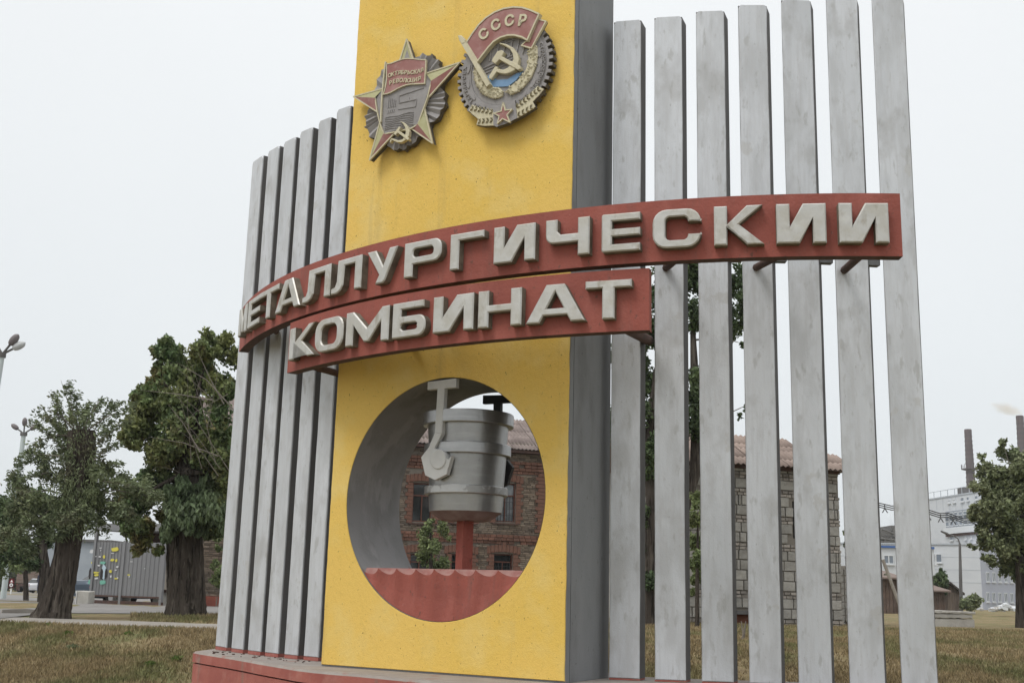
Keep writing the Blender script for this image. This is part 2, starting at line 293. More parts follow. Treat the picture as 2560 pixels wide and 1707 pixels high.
# plinth
front = [arc(C0, r_, d_) for d_, r_ in ((-53.9, 7.63), (-51.5, 7.64), (-49, 7.66), (-46.5, 7.69), (-44.5, 7.735), (-43, 7.775), (-41, 7.85), (-38.7, 7.94), (-36.4, 8.035), (-34.6, 8.13), (-32.5, 8.20), (-30.5, 8.225), (-28.7, 8.235), (-25.1, 8.35), (-20.8, 8.472))] + [Vector((.62, 9.42, 0)), Vector((1.0, 9.60, 0)), Vector((1.16, 10.02, 0))] + [arc(C0, 7.66, d) for d in (-9, -5, -1, 3, 7, 11.5)]
back = [arc(C0, 6.75, d) for d in (11.5, 5, -1, -7, -13)] + [Vector((1.35, 11.6, 0)), Vector((-.9, 12.9, 0))] + [arc(C0, 6.75, d) for d in (-41, -46, -51)] + [Vector((-3.36, 14.42, 0))]
out = [(p.x, p.y) for p in front + back]
pl = thing('plinth', (-1.2, 11.0, 0), 'low curved red painted concrete plinth under the whole monument', 'plinth')
def wf(u, v, w): return Vector((u, v, w))
mb = MB(); ins = []
mb.poly([out], wf, -.25, .468, m=0); mb.obj('plinth_base', m_redplinth, pl)
big = []
cx_, cy_ = sum(p[0] for p in out) / len(out), sum(p[1] for p in out) / len(out)
n_ = len(out)
for i in range(n_):
    p0, p1, p2 = Vector(out[i - 1]), Vector(out[i]), Vector(out[(i + 1) % n_]); t_ = (p2 - p0).normalized(); nn = Vector((t_.y, -t_.x))
    if sum(out[k][0] * out[(k + 1) % n_][1] - out[(k + 1) % n_][0] * out[k][1] for k in range(n_)) < 0: nn = -nn
    big.append(tuple(p1 + nn * .009))
mb = MB(); mb.poly([big], wf, .482, PT - .002, bevel=.022, m=1, side=0); 
mb.obj('plinth_cap', [m_redplinth, m_plinthtop], pl)
# small flakes and chips lying on the plinth
mb = MB()
for i in range(46):
    a = random.uniform(-54, -38); r = random.uniform(7.30, 7.6); p = arc(C0, r, a, PT + .004); s_ = random.uniform(.006, .018)
    mb.box(p, (s_ * 1.6, s_, s_ * .7), m=0 if random.random() < .7 else 1)
tag(mb.obj('debris', [m_soffit, m_plinthtop], None, (-1.9, 11.9, PT)), 'dark crumbs and paint chips lying on the plinth top', None, None, 'stuff')

# fins
fins = [(-55.993, -53.488, 6.612), (-52.281, -50.065, 6.611), (-49.113, -47.022, 6.616), (-46.252, -44.296, 6.644), (-43.361, -41.603, 6.679), (-40.788, -38.993, 6.734),
        (-13.478, -11.279, 7.112), (-10.204, -8.015, 7.126), (-6.885, -4.657, 7.173), (-3.539, -1.285, 7.235), (-.089, 2.277, 7.30), (3.55, 6.107, 7.37), (7.375, 10.063, 7.44)]
ordw = ['first', 'second', 'third', 'fourth', 'fifth', 'sixth', 'seventh']
for i, (a0, a1, zt) in enumerate(fins):
    A, B = arc(C0, R0, a0), arc(C0, R0, a1)
    t_ = (B - A).normalized(); nb = Vector((-t_.y, t_.x, 0)); dp = .20
    left = i < 6; k = i if left else i - 6
    bk_ = nb if left else Vector((math.sin(math.radians(21)), math.cos(math.radians(21)), 0))
    if left:
        lb = ['outermost tall grey concrete fin at the left end of the monument', 'second grey concrete fin from the left end, beside the outermost one', 'third grey concrete fin from the left end with dark stains along its edge', 'fourth grey concrete fin from the left end of the monument', 'fifth grey concrete fin from the left, one away from the yellow pylon', 'grey concrete fin directly left of the yellow pylon'][k]
    else:
        lb = ['grey concrete fin right against the dark side of the yellow pylon', 'second grey fin right of the pylon, just past the end of the lower red board', 'third grey fin right of the pylon with a patch of bare primer', 'middle grey fin right of the pylon with a bracket fixed to it', 'fifth grey fin right of the pylon, behind the letter К', 'second to last grey fin at the right end of the monument', 'last grey fin at the far right end, blotchy with peeling paint'][k]
    r_ = thing('concrete_fin', (A.x, A.y, PT), lb, 'concrete fin', 'tall grey concrete fins of the monument')
    ft_ = .038 if left else .016
    mb = MB(); e = .012; tk = .02                      # main slab (its sides coloured darker) with a chamfered aluminium-painted face skin
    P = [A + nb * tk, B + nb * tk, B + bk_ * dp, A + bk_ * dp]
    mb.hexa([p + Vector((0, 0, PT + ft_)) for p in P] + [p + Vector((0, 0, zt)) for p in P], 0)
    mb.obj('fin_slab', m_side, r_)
    mb = MB(); w_ = (B - A).length
    def ff(u, v, w): return A + t_ * u - nb * w + Vector((0, 0, v))
    L_ = [(0, PT + ft_), (w_, PT + ft_), (w_, zt - .06), (w_ - .012, zt - .02)] if False else None
    nz = 26; pts = []
    for q in range(nz + 1): pts.append((w_ + random.uniform(-.003, .002), PT + ft_ + (zt - .03 - PT - ft_) * q / nz))
    pts.append((w_ - .02, zt + .004)); pts.append((.025, zt + .004))
    for q in range(nz, -1, -1): pts.append((random.uniform(-.002, .003), PT + ft_ + (zt - .035 - PT - ft_) * q / nz))
    mb.poly([pts], ff, -.0195, 0, bevel=.006, m=0, side=0); mb.obj('fin_face', m_silver, r_)
    mb = MB(); Q = [A + nb * .004, B + nb * .004, B + bk_ * (dp - .004), A + bk_ * (dp - .004)]
    mb.hexa([p + Vector((0, 0, PT)) for p in Q] + [p + Vector((0, 0, PT + ft_ - .002)) for p in Q], 0); mb.obj('fin_foot', m_redplinth, r_)

# pylon
py = thing('pylon', (pf(PW / 2, PT, -PD / 2)), 'tall yellow fronted pylon with a round through hole', 'pylon')
def ell(n, rx=RX, rz=RZ, u=UC, z=ZC): return [(u + rx * math.cos(2 * PI * k / n), z + rz * math.sin(2 * PI * k / n)) for k in range(n)]
def rect(u0, u1, z0, z1): return [(u0, z0), (u1, z0), (u1, z1), (u0, z1)]
def pf2(u, v, w): return pf(u, v, w)
def ef(u, v, w=0): return pf(u, v + PT, w)         # frame measured from the plinth top
rough_edge = []
for q in range(141): rough_edge.append((PW + random.uniform(-.006, .002), PT + .015 + (PH - PT) * q / 140))
for q in range(140, -1, -1): rough_edge.append((random.uniform(-.001, .004), PT + .015 + (PH - PT) * q / 140))
mb = MB(); mb.poly([rough_edge, ell(96)], pf2, -.012, 0, bevel=.004); mb.obj('yellow_front', m_yellow, py)
mb = MB(); mb.poly([rect(-.002, PW + .003, PT, PH), ell(96)], pf2, -.085, -.0125); mb.obj('front_slab', m_pylside, py)
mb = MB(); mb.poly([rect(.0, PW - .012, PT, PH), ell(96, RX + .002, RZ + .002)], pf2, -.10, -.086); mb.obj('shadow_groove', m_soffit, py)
mb = MB(); mb.poly([rect(.0, PW, PT, PH - .02), ell(96, RX + .004, RZ + .004)], pf2, -PD, -.101); mb.obj('pylon_body', m_pylside, py)
mb = MB(); n_ = 128
for o0, o1 in ((-.003, -.3), (-.3, -.6), (-.6, -PD - .004)):
    vs = [pf(UC + (RX - .004) * math.cos(2 * PI * k / n_), ZC + (RZ - .004) * math.sin(2 * PI * k / n_), o) for o in (o0, o1) for k in range(n_)]
    mb.add(vs, [(k, (k + 1) % n_, n_ + (k + 1) % n_, n_ + k) for k in range(n_)], 0, True)
mb.obj('hole_lining', m_tube, py)
# molten metal at the bottom of the hole: a red block with scooped flutes along its front edge
zt = 1.545; zd = 1.488; up = [.391, .617, .829, 1.054, 1.261, 1.492, 1.718, 1.959, 2.245]
fr, bk = [], []
for a_, b_ in zip(up[:-1], up[1:]):
    for q in range(8):
        f_ = q / 8; fr.append((a_ + (b_ - a_) * f_, zt - (zt - zd) * math.sin(PI * f_) ** .75, -.02 - .05 * math.sin(PI * f_))); bk.append((a_ + (b_ - a_) * f_, zt + .004))
fr.append((up[-1], zt, -.02)); bk.append((up[-1], zt + .004))
lo = []
for u_, *_ in fr:
    s_ = max(0, 1 - ((u_ - UC) / (RX - .006)) ** 2); lo.append((u_, ZC - (RZ - .006) * math.sqrt(s_)))
mb = MB(); n_ = len(fr)
vs = [pf(u, z, o) for u, z, o in fr]; mids = []
for (u, z, o), (u2, z2) in zip(fr, lo): mids.append(pf(u, z2 + (z - z2) * .45, -.02 + (o + .02) * .55))
vlo = [pf(u, min(z2, 10), -.02) for u, z2 in lo]
mb.add(vs + mids, [(n_ + i, n_ + i + 1, i + 1, i) for i in range(n_ - 1)], 0, True)
mb.add(mids + vlo, [(n_ + i, n_ + i + 1, i + 1, i) for i in range(n_ - 1)], 0, True)
vb = [pf(u, z, -.125) for u, z in bk]
mb.add(vs + vb, [(i, i + 1, n_ + i + 1, n_ + i) for i in range(n_ - 1)], 1, True)
vbb = [pf(u, z, -.86) for u, z in bk]; mb.add(vb + vbb, [(i, i + 1, n_ + i + 1, n_ + i) for i in range(n_ - 1)], 1)
vbl = [pf(u, z2, -.86) for u, z2 in lo]; mb.add(vbb + vbl, [(i, i + 1, n_ + i + 1, n_ + i) for i in range(n_ - 1)], 0)
m_wavetop = M('wave_scoop_lit', (.36, .20, .175), [((.28, .10, .085), 8, U1, .45, .65, .8)], rough=.8)  # paler red: light caught by the scoops put into the colour
mb.obj('molten_metal', [m_red, m_wavetop], py)

# ladle
lc = pf(UC, 0, -.45)
ld = thing('ladle', (lc.x, lc.y, .95), 'silver painted steel ladle sculpture inside the round hole', 'ladle')
body = [(.22, 2.02), (.345, 2.105), (.375, 2.5), (.405, 2.95), (.405, 3.0)]
mb = MB(); mb.lathe(lc, [(.358, 2.10), (.372, 2.262)]); mb.lathe(lc, [(.368, 2.34), (.388, 2.645)]); mb.lathe(lc, [(.388, 2.755), (.402, 2.94)]); mb.obj('ladle_wall', m_ladle, ld)
mb = MB(); mb.lathe(lc, [(0, 2.015), (.235, 2.018), (.35, 2.097), (.357, 2.102)]); mb.obj('ladle_bottom', m_rustbot, ld)
for nm, r, z0, z1 in (('lower_band', .412, 2.262, 2.342), ('middle_band', .432, 2.645, 2.755), ('rim_band', .452, 2.94, 3.065)):
    mb = MB(); mb.lathe(lc, [(r - .06, z0 - .001), (r - .006, z0), (r, z0 + .008), (r, z1 - .008), (r - .006, z1), (r - .06, z1 + .001)]); mb.obj(nm, m_band if nm == 'lower_band' else m_ladle, ld)
mb = MB(); mb.lathe(lc, [(.36, 2.7), (.38, 3.06)]); mb.lathe(lc, [(0, 2.7), (.36, 2.7)]); mb.obj('ladle_lining', m_backarm, ld)
armp = [(1.117, 2.735), (1.446, 2.752), (1.446, 2.663), (1.317, 2.662), (1.304, 2.225), (1.235, 2.077), (1.33, 2.062), (1.425, 2.007), (1.375, 1.829), (1.247, 1.778), (1.132, 1.826), (1.075, 2.001), (1.162, 2.098), (1.221, 2.233), (1.234, 2.661), (1.117, 2.659)]
hook = [(1.425, 2.007), (1.375, 1.829), (1.247, 1.778), (1.132, 1.826), (1.075, 2.001), (1.162, 2.098), (1.223, 2.235), (1.304, 2.222), (1.226, 2.085), (1.30, 2.062), (1.355, 2.005), (1.385, 1.97)]
stem = [(1.304, 2.2225), (1.317, 2.662), (1.446, 2.663), (1.446, 2.752), (1.117, 2.738), (1.117, 2.659), (1.234, 2.661), (1.223, 2.2355)]
mb = MB(); mb.poly([stem], ef, -.055, .004, bevel=.004); mb.obj('hanger_arm', m_arm, ld)
mb = MB(); mb.poly([hook], ef, -.055, .004, bevel=.004); mb.obj('hook', m_arm, ld)
cir = [(1.281 + .088 * math.cos(2 * PI * k / 28), 1.977 + .095 * math.sin(2 * PI * k / 28)) for k in range(28)]
mb = MB(); mb.poly([cir], ef, -.12, .018, bevel=.006); mb.obj('trunnion_pin', m_arm, ld)
sh = lambda l: [(2 * UC - u, z) for u, z in l]
mb = MB(); mb.poly([[(u + .04, z - .02) for u, z in sh(stem)]], ef, -.90, -.85); mb.obj('hanger_arm', m_backarm, ld)  # rear arm coloured near black: its shaded silhouette put into the colour
mb = MB(); mb.poly([[(u + .04, z - .02) for u, z in sh(hook)]], ef, -.90, -.85); mb.obj('hook', m_backarm, ld)
th = math.radians(-90 - 54); pa, pb = Vector((math.cos(th), math.sin(th), 0)), Vector((-math.sin(th), math.cos(th), 0))
mb = MB(); mb.box(lc + Vector((0, 0, 1.48)), (.118, .118, 1.07), (pa, pb, Vector((0, 0, 1)))); mb.obj('post', m_red, ld)

# ---------------------------------------------------------------- name boards with raised letters
def rr(w, h, r, n=5, x0=0, y0=0):                    # rounded rectangle
    o = []
    for cx, cy, a in ((w - r, r, -90), (w - r, h - r, 0), (r, h - r, 90), (r, r, 180)):
        for k in range(n + 1):
            t = math.radians(a + 90 * k / n); o.append((x0 + cx + r * math.cos(t), y0 + cy + r * math.sin(t)))
    return o
def glyph(ch, w, h):
    v, s = min(.105, w * .27), .066                   # stem and bar thickness
    if ch == 'И': return [[(0, 0), (0, h), (v, h), (v, .42 * h), (w - v - .075, h), (w, h), (w, 0), (w - v, 0), (w - v, .62 * h), (v + .075, 0)]]
    if ch == 'М': return [[(0, 0), (0, h), (v * .95, h), (w / 2, .46 * h), (w - v * .95, h), (w, h), (w, 0), (w - v, 0), (w - v, .60 * h), (w / 2 + .035, .06 * h), (w / 2 - .035, .06 * h), (v, .60 * h), (v, 0)]]
    if ch == 'Е': return [[(.012, 0), (0, .012), (0, h - .012), (.012, h), (w, h), (w, h - s), (v, h - s), (v, h / 2 + s / 2), (w, h / 2 + s / 2), (w, h / 2 - s / 2), (v, h / 2 - s / 2), (v, s), (w, s), (w, 0)]]
    if ch == 'Т': return [[(w / 2 - v / 2, 0), (w / 2 - v / 2, h - s), (0, h - s), (0, h), (w, h), (w, h - s), (w / 2 + v / 2, h - s), (w / 2 + v / 2, 0)]]
    if ch == 'Г': return [[(0, 0), (0, h), (w, h), (w, h - s), (v, h - s), (v, 0)]]
    if ch == 'Н': return [[(0, 0), (0, h), (v, h), (v, .60 * h), (w - v, .60 * h), (w - v, h), (w, h), (w, 0), (w - v, 0), (w - v, .40 * h), (v, .40 * h), (v, 0)]]
    if ch == 'К': return [[(0, 0), (0, h), (v, h), (v, .53 * h), (w - .135, h), (w - .01, h), (.50 * w, .52 * h), (w, 0), (w - .135, 0), (v, .47 * h), (v, 0)]]
    if ch == 'А': return [[(0, 0), (.345 * w, h), (.655 * w, h), (w, 0), (.765 * w, 0), (.70 * w, .185 * h), (.30 * w, .185 * h), (.235 * w, 0)], [(.355 * w, .365 * h), (.645 * w, .365 * h), (.5 * w, .80 * h)]]
    if ch == 'Л': return [[(0, 0), (.20 * w, 0), (.33 * w, .08 * h), (.40 * w, .22 * h), (.43 * w, h - s), (w - v, h - s), (w - v, 0), (w, 0), (w, h), (.20 * w, h), (.18 * w, .36 * h), (.13 * w, .22 * h), (0, .18 * h)]]
    if ch == 'У': return [[(0, h), (.29 * w, h), (.54 * w, .50 * h), (.73 * w, h), (w, h), (.62 * w, .05 * h), (.55 * w, 0), (.30 * w, 0), (.34 * w, .10 * h), (.42 * w, .26 * h)]]
    if ch == 'О': return [rr(w, h, .125), rr(w - 2 * v, h - 2 * s, .07, 5, v, s)]
    if ch == 'С':
        o = rr(w, h, .115, 5); i = rr(w - 2 * v, h - 2 * s, .040, 5, v, s)   # corner order: BR, TR, TL, BL
        return [[(w, .34 * h), (w - v, .34 * h)] + [i[0 + k] for k in (5, 4, 3, 2, 1, 0)] + i[18:24][::-1] + i[12:18][::-1] + i[6:12][::-1] + [(w - v, .66 * h), (w, .66 * h)] + o[6:12] + o[12:18] + o[18:24] + o[0:6]]
    if ch == 'Р':
        b = .36 * h; r = .085; c = [(w - r + r * math.cos(math.radians(t)), b + r + r * math.sin(math.radians(t))) for t in range(-90, 1, 18)] + [(w - r + r * math.cos(math.radians(t)), h - r + r * math.sin(math.radians(t))) for t in range(0, 91, 18)]
        return [[(0, 0), (v, 0), (v, b)] + c + [(0, h)], rr(w - 2 * v + .01, h - b - 2 * s, .035, 4, v, b + s)]
    if ch == 'Ч':
        b = .36 * h; r = .07; c = [(r + r * math.cos(math.radians(t)), b + r + r * math.sin(math.radians(t))) for t in range(180, 271, 18)]
        return [[(0, h)] + c + [(w - v, b), (w - v, 0), (w, 0), (w, h), (w - v, h), (w - v, b + s + .01), (v + .03, b + s + .01), (v, b + s + .04), (v, h)]]
    if ch == 'Б':
        b = .60 * h; r = .085; c = [(w - r + r * math.cos(math.radians(t)), r + r * math.sin(math.radians(t))) for t in range(-90, 1, 18)] + [(w - r + r * math.cos(math.radians(t)), b - r + r * math.sin(math.radians(t))) for t in range(0, 91, 18)]
        return [[(0, 0)] + c + [(v, b), (v, h - s), (w * .94, h - s), (w * .94, h), (0, h)], rr(w - 2 * v + .01, b - 2 * s, .035, 4, v, s)]
def board(name, label, C, R, zb, zt, a0, a1, letters, lz0, lz1, prot):
    mid = (a0 + a1) / 2
    t = thing(name, arc(C, R, mid, zb), label, 'sign')
    mb = MB(); n = 64; th = .11; E = [a0 + (a1 - a0) * k / n for k in range(n + 1)]
    def ring(R_, z, j=0): return [arc(C, R_, a, z + (random.uniform(-j, j))) for a in E]
    ft, fb, bt, bb = ring(R, zt), ring(R, zb), ring(R - th, zt), ring(R - th, zb)
    q = lambda A, B, m, s=True: mb.add(A + B, [(i, i + 1, n + 2 + i, n + 1 + i) for i in range(n)], m, s)
    q(fb, ft, 0); q(ft, bt, 0); q(bt, bb, 1); q(bb, fb, 1)  # back and underside coloured dark: shade between the boards put into the colour
    mb.add([fb[0], ft[0], bt[0], bb[0]], [(0, 1, 2, 3)], 0); mb.add([fb[-1], bb[-1], bt[-1], ft[-1]], [(0, 1, 2, 3)], 0)
    mb.obj('board', [m_red, m_soffit], t)
    for ch, l0, l1 in letters:
        A, B = arc(C, R, l0), arc(C, R, l1); tx = (B - A).normalized(); nn = Vector((tx.y, -tx.x, 0)); w = (B - A).length * (R + prot) / R
        A = A + nn * 0 ; mb = MB()
        def lf(u, v_, o): return A + tx * (u - w * prot / R / 2) + nn * o + Vector((0, 0, lz0 + v_))
        mb.poly(glyph(ch, w, lz1 - lz0), lf, -.02, prot, bevel=.011, m=0, side=1)
        o = mb.obj('letter', [m_letter, m_letside], t); o['label'] = 'raised silver letter ' + ch
    return t
UCn, UR = Vector((3.315, 15.752)), 6.974
ups = [("М", -67.02, -63.62), ("Е", -63.08, -59.56), ("Т", -59.74, -55.19), ("А", -55.69, -51.0), ("Л", -50.61, -46.51), ("Л", -46.33, -42.54), ("У", -41.94, -38.57), ("Р", -37.86, -34.28), ("Г", -33.48, -30.56), ("И", -29.73, -26.43), ("Ч", -25.62, -22.40), ("Е", -21.53, -18.85), ("С", -18.0, -14.78), ("К", -13.92, -10.69), ("И", -9.89, -6.73), ("И", -5.91, -2.75)]
up_t = board('name_board', 'long upper curved red board with raised silver letters МЕТАЛЛУРГИЧЕСКИИ', UCn, UR, 4.055, 4.583, -70.4, -1.76, ups, 4.143, 4.474, .085)
LCn, LR = Vector((2.918, 15.317)), 6.418
los = [("К", -52.81, -48.35), ("О", -48.31, -44.19), ("М", -43.83, -38.58), ("Б", -38.19, -34.68), ("И", -33.93, -30.13), ("Н", -29.72, -25.98), ("А", -25.60, -20.93), ("Т", -20.90, -17.43)]
lo_t = board('name_board', 'shorter lower curved red board with raised silver letters КОМБИНАТ', LCn, LR, 3.484, 4.011, -54.4, -16.24, los, 3.576, 3.905, .085)
def strut(parent, p, q, r=.038, m=m_soffit):
    mb = MB(); mb.tube([p, q], r, 8, smooth=True); mb.obj('bracket', m, parent)
def barpt(i, f, z): return arc(C0, R0 + .0, fins[i][0] + (fins[i][1] - fins[i][0]) * f, z)
for i, f, a in ((9, .45, -6.6), (11, .25, -2.4), (7, .4, -14.6), (2, .5, -60), (0, .6, -67), (4, .5, -52)):
    zz = 4.47 if i > 5 else 4.24
    strut(up_t, arc(UCn, UR - .1, a, 4.30 if i > 5 else 4.16), barpt(i, f, zz))
strut(lo_t, arc(LCn, LR - .1, -18.6, 3.56), arc(C0, R0 - .15, -10.7, 3.78), .05)
strut(lo_t, arc(LCn, LR - .1, -51.5, 3.53), ef(0.0, 2.90, -.12), .036)
strut(lo_t, arc(LCn, LR - .1, -36, 3.7), ef(.9, 3.15, 0), .03); strut(up_t, arc(UCn, UR - .1, -36, 4.25), ef(1.1, 3.7, 0), .03)
# curved rail tying the right-hand fins together behind the boards
rl = thing('tie_rail', arc(C0, 7.1, 0, 4.57), 'dark curved concrete rail tying the right-hand fins together behind the upper board', 'rail')
for k in range(6):
    a0, a1 = fins[6 + k][1] + .12, fins[7 + k][0] + .1; mb = MB(); P = [arc(C0, 7.17, a0), arc(C0, 7.17, a1), arc(C0, 7.09, a1), arc(C0, 7.09, a0)]
    mb.hexa([p + Vector((0, 0, 4.57)) for p in P] + [p + Vector((0, 0, 4.86)) for p in P]); mb.obj('rail_span', m_pylside, rl)

# ---------------------------------------------------------------- the two order emblems on the pylon
REV = {
  'tips': [(0.753,6.397),(1.424,5.989),(1.136,5.171),(0.353,5.122),(0.095,5.882)],
  'penta': [(0.779,6.087),(1.099,5.85),(0.955,5.406),(0.527,5.374),(0.389,5.804)],
  'arm_r': [(1.019,5.955),(1.057,5.677)],
  'arm_br': [(1.019,5.575),(0.871,5.374)],
  'arm_bl': [(0.665,5.373),(0.462,5.526)],
  'arm_l': [(0.427,5.64),(0.484,5.898)],
  'arm_t': [(0.675,6.163),(0.846,6.155)],
  'flag': [(0.519,6.157),(0.587,6.155),(0.664,6.165),(0.73,6.171),(0.796,6.163),(0.863,6.145),(0.94,6.12),(1.023,6.098),(1.023,6.015),(1.021,5.919),(1.019,5.838),(0.965,5.846),(0.9,5.857),(0.845,5.866),(0.79,5.868),(0.736,5.862),(0.682,5.851),(0.595,5.824),(0.55,5.819),(0.5,5.821),(0.524,5.895),(0.535,5.981)],
  'pole': [(0.507,6.182),(0.493,5.989),(0.485,5.795),(0.485,5.517)],
  't1': [(0.552,6.017),(1.003,6.0)],
  't2': [(0.566,5.93),(0.975,5.911)],
  'sickle': [(0.741,5.472),(0.803,5.439),(0.849,5.388),(0.871,5.336),(0.865,5.285),(0.829,5.249),(0.781,5.23),(0.727,5.238),(0.676,5.264),(0.654,5.278),(0.639,5.252),(0.625,5.256),(0.631,5.282),(0.649,5.298),(0.68,5.286),(0.736,5.259),(0.785,5.261),(0.816,5.289),(0.824,5.335),(0.811,5.39),(0.781,5.436)],
  'hammer': [(0.739,5.406),(0.762,5.396),(0.755,5.378),(0.744,5.361),(0.872,5.26),(0.873,5.239),(0.855,5.237),(0.728,5.341),(0.701,5.317),(0.677,5.34),(0.698,5.362)],
  'body': [(0.845,6.18),(0.946,6.215),(1.003,6.17),(1.061,6.182),(1.075,6.13),(1.151,6.094),(1.149,6.037),(1.184,5.952),(1.161,5.89),(1.2,5.834),(1.187,5.775),(1.243,5.711),(1.225,5.649),(1.249,5.582),(1.198,5.531),(1.16,5.444),(1.077,5.417),(1.054,5.35),(0.991,5.324),(0.929,5.283),(0.868,5.218),(0.804,5.215),(0.758,5.171),(0.707,5.204),(0.637,5.192),(0.55,5.259),(0.481,5.3),(0.41,5.371),(0.307,5.394),(0.284,5.491),(0.234,5.519),(0.256,5.574),(0.229,5.643),(0.271,5.699),(0.283,5.775),(0.32,5.827),(0.348,5.92),(0.369,6.035),(0.425,6.132),(0.49,6.178),(0.584,6.197),(0.683,6.225),(0.772,6.216)],
}
LAB = {
  'flag': [(1.53,6.163),(1.594,6.244),(1.668,6.325),(1.752,6.384),(1.852,6.422),(1.958,6.435),(2.068,6.425),(2.167,6.396),(2.256,6.349),(2.36,6.28),(2.318,6.199),(2.277,6.116),(2.235,6.033),(2.175,6.079),(2.086,6.12),(2.007,6.136),(1.927,6.131),(1.848,6.102),(1.789,6.053),(1.74,6.003),(1.672,5.933),(1.601,6.048)],
  'fold': [(2.341,6.24),(2.424,6.2),(2.348,6.077),(2.271,5.951),(2.158,6.004),(2.211,6.039),(2.24,6.026),(2.286,6.123)],
  'pole': [(1.476,6.204),(1.803,5.654)],
  'finial': [(1.432,6.26),(1.474,6.252),(1.518,6.194),(1.522,6.155),(1.484,6.15),(1.451,6.2)],
  'text': [(1.733,6.212),(1.872,6.28),(2.03,6.29),(2.181,6.258)],
  'water': [(1.783,5.786),(1.764,5.764),(1.818,5.648),(1.903,5.631),(2.002,5.615),(2.089,5.66),(2.17,5.735),(2.097,5.731),(2.0,5.692),(1.881,5.707)],
  'sickle': [(1.908,6.086),(1.989,6.053),(2.07,5.996),(2.121,5.92),(2.139,5.861),(2.129,5.798),(2.092,5.751),(2.038,5.735),(1.989,5.734),(1.929,5.753),(1.889,5.775),(1.831,5.711),(1.8,5.727),(1.804,5.756),(1.866,5.84),(1.905,5.826),(1.897,5.809),(1.958,5.784),(2.012,5.793),(2.05,5.824),(2.076,5.874),(2.067,5.932),(2.031,5.991),(1.97,6.04),(1.911,6.072)],
  'hammer': [(1.946,5.993),(1.974,5.966),(1.949,5.925),(2.164,5.777),(2.167,5.746),(2.138,5.739),(1.922,5.896),(1.876,5.86),(1.835,5.894),(1.839,5.921),(1.896,5.992)],
  'wl': [(1.621,5.935),(1.6,5.883),(1.611,5.786),(1.65,5.685),(1.715,5.588),(1.807,5.531),(1.897,5.508),(1.946,5.522),(1.95,5.569),(1.914,5.613),(1.833,5.638),(1.772,5.669),(1.73,5.734),(1.681,5.809)],
  'wr': [(2.289,6.003),(2.329,5.948),(2.329,5.838),(2.308,5.742),(2.264,5.651),(2.198,5.583),(2.122,5.534),(2.045,5.516),(1.99,5.552),(2.022,5.6),(2.1,5.639),(2.176,5.706),(2.213,5.771),(2.225,5.86),(2.227,5.952),(2.266,5.948)],
  'el': [(1.558,5.438),(1.596,5.498),(1.721,5.422),(1.851,5.388),(1.859,5.225),(1.747,5.241),(1.656,5.271),(1.672,5.328)],
  'er': [(2.098,5.366),(2.154,5.419),(2.221,5.462),(2.338,5.547),(2.411,5.499),(2.355,5.442),(2.29,5.392),(2.32,5.333),(2.225,5.288),(2.122,5.251)],
  'center': [(1.851,5.391),(1.968,5.437),(2.095,5.448),(2.125,5.253),(2.014,5.219),(1.897,5.203),(1.859,5.225)],
  'star': [(1.971,5.436),(2.001,5.349),(2.074,5.344),(2.022,5.295),(2.053,5.216),(1.974,5.267),(1.916,5.228),(1.933,5.302),(1.873,5.341),(1.956,5.348)],
}

EO = .02                                             # stand-off of the emblems from the stucco
def prism(parent, name, loops, z0, z1, mats, bevel=0, side=None):
    mb = MB(); mb.poly(loops, ef, EO + z0, EO + z1, bevel=bevel, m=0, side=(0 if not isinstance(mats, list) else 1)); return mb.obj(name, mats, parent)
def outline(parent, name, pts, w, z0, z1, mat, closed=True):   # raised painted rim along a polyline
    mb = MB(); n = len(pts)
    for i in range(n if closed else n - 1):
        a, b = Vector(pts[i]), Vector(pts[(i + 1) % n]); d = (b - a)
        if d.length < 1e-4: continue
        d.normalize(); p = Vector((-d.y, d.x)) * w / 2; a = a - d * w * .4; b = b + d * w * .4; dz = .0006 * (i % 3)
        mb.poly([[tuple(a - p), tuple(b - p), tuple(b + p), tuple(a + p)]], ef, EO + z0, EO + z1 + dz)
    return mb.obj(name, mat, parent)
def facet(mb, tri, zs, m): mb.add([ef(u, z, EO + o) for (u, z), o in zip(tri, zs)], [(0, 1, 2)], m)
c_ = (REV['penta'][1][0] + REV['penta'][4][0]) / 2
rv = thing('order_emblem', ef(.75, 5.65, EO), 'star shaped emblem with a red flag, left one of two on the yellow pylon', 'emblem')
bd = REV['body']; cu_, cz_ = .74, 5.70
mb = MB(); ring = []                                 # pleated disc
for i, p in enumerate(bd):
    q = bd[(i + 1) % len(bd)]
    for k in range(2): ring.append((p[0] + (q[0] - p[0]) * k / 2, p[1] + (q[1] - p[1]) * k / 2, .062 + (.016 if k == 0 else -.008)))
n_ = len(ring); vs = [ef(u, z, EO + o) for u, z, o in ring] + [ef(cu_, cz_, EO + .085)]
mb.add(vs, [(i, n_, (i + 1) % n_) for i in range(n_)], 0)
mb.add([ef(u, z, EO + o) for u, z, o in ring] + [ef(u, z, EO) for u, z, o in ring], [(i, n_ + i, n_ + (i + 1) % n_, (i + 1) % n_) for i in range(n_)], 1)
mb.obj('pleated_disc', [m_stgrey, m_emside], rv)
tp, pe = REV['tips'], REV['penta']
st = [tp[0], REV['arm_t'][1], REV['arm_r'][0], tp[1], REV['arm_r'][1], REV['arm_br'][0], tp[2], REV['arm_br'][1], REV['arm_bl'][0], tp[3], REV['arm_bl'][1], REV['arm_l'][0], tp[4], REV['arm_l'][1], REV['arm_t'][0]]
prism(rv, 'star', [st], .03, .100, [m_stgrey, m_emside])
Z = .1015
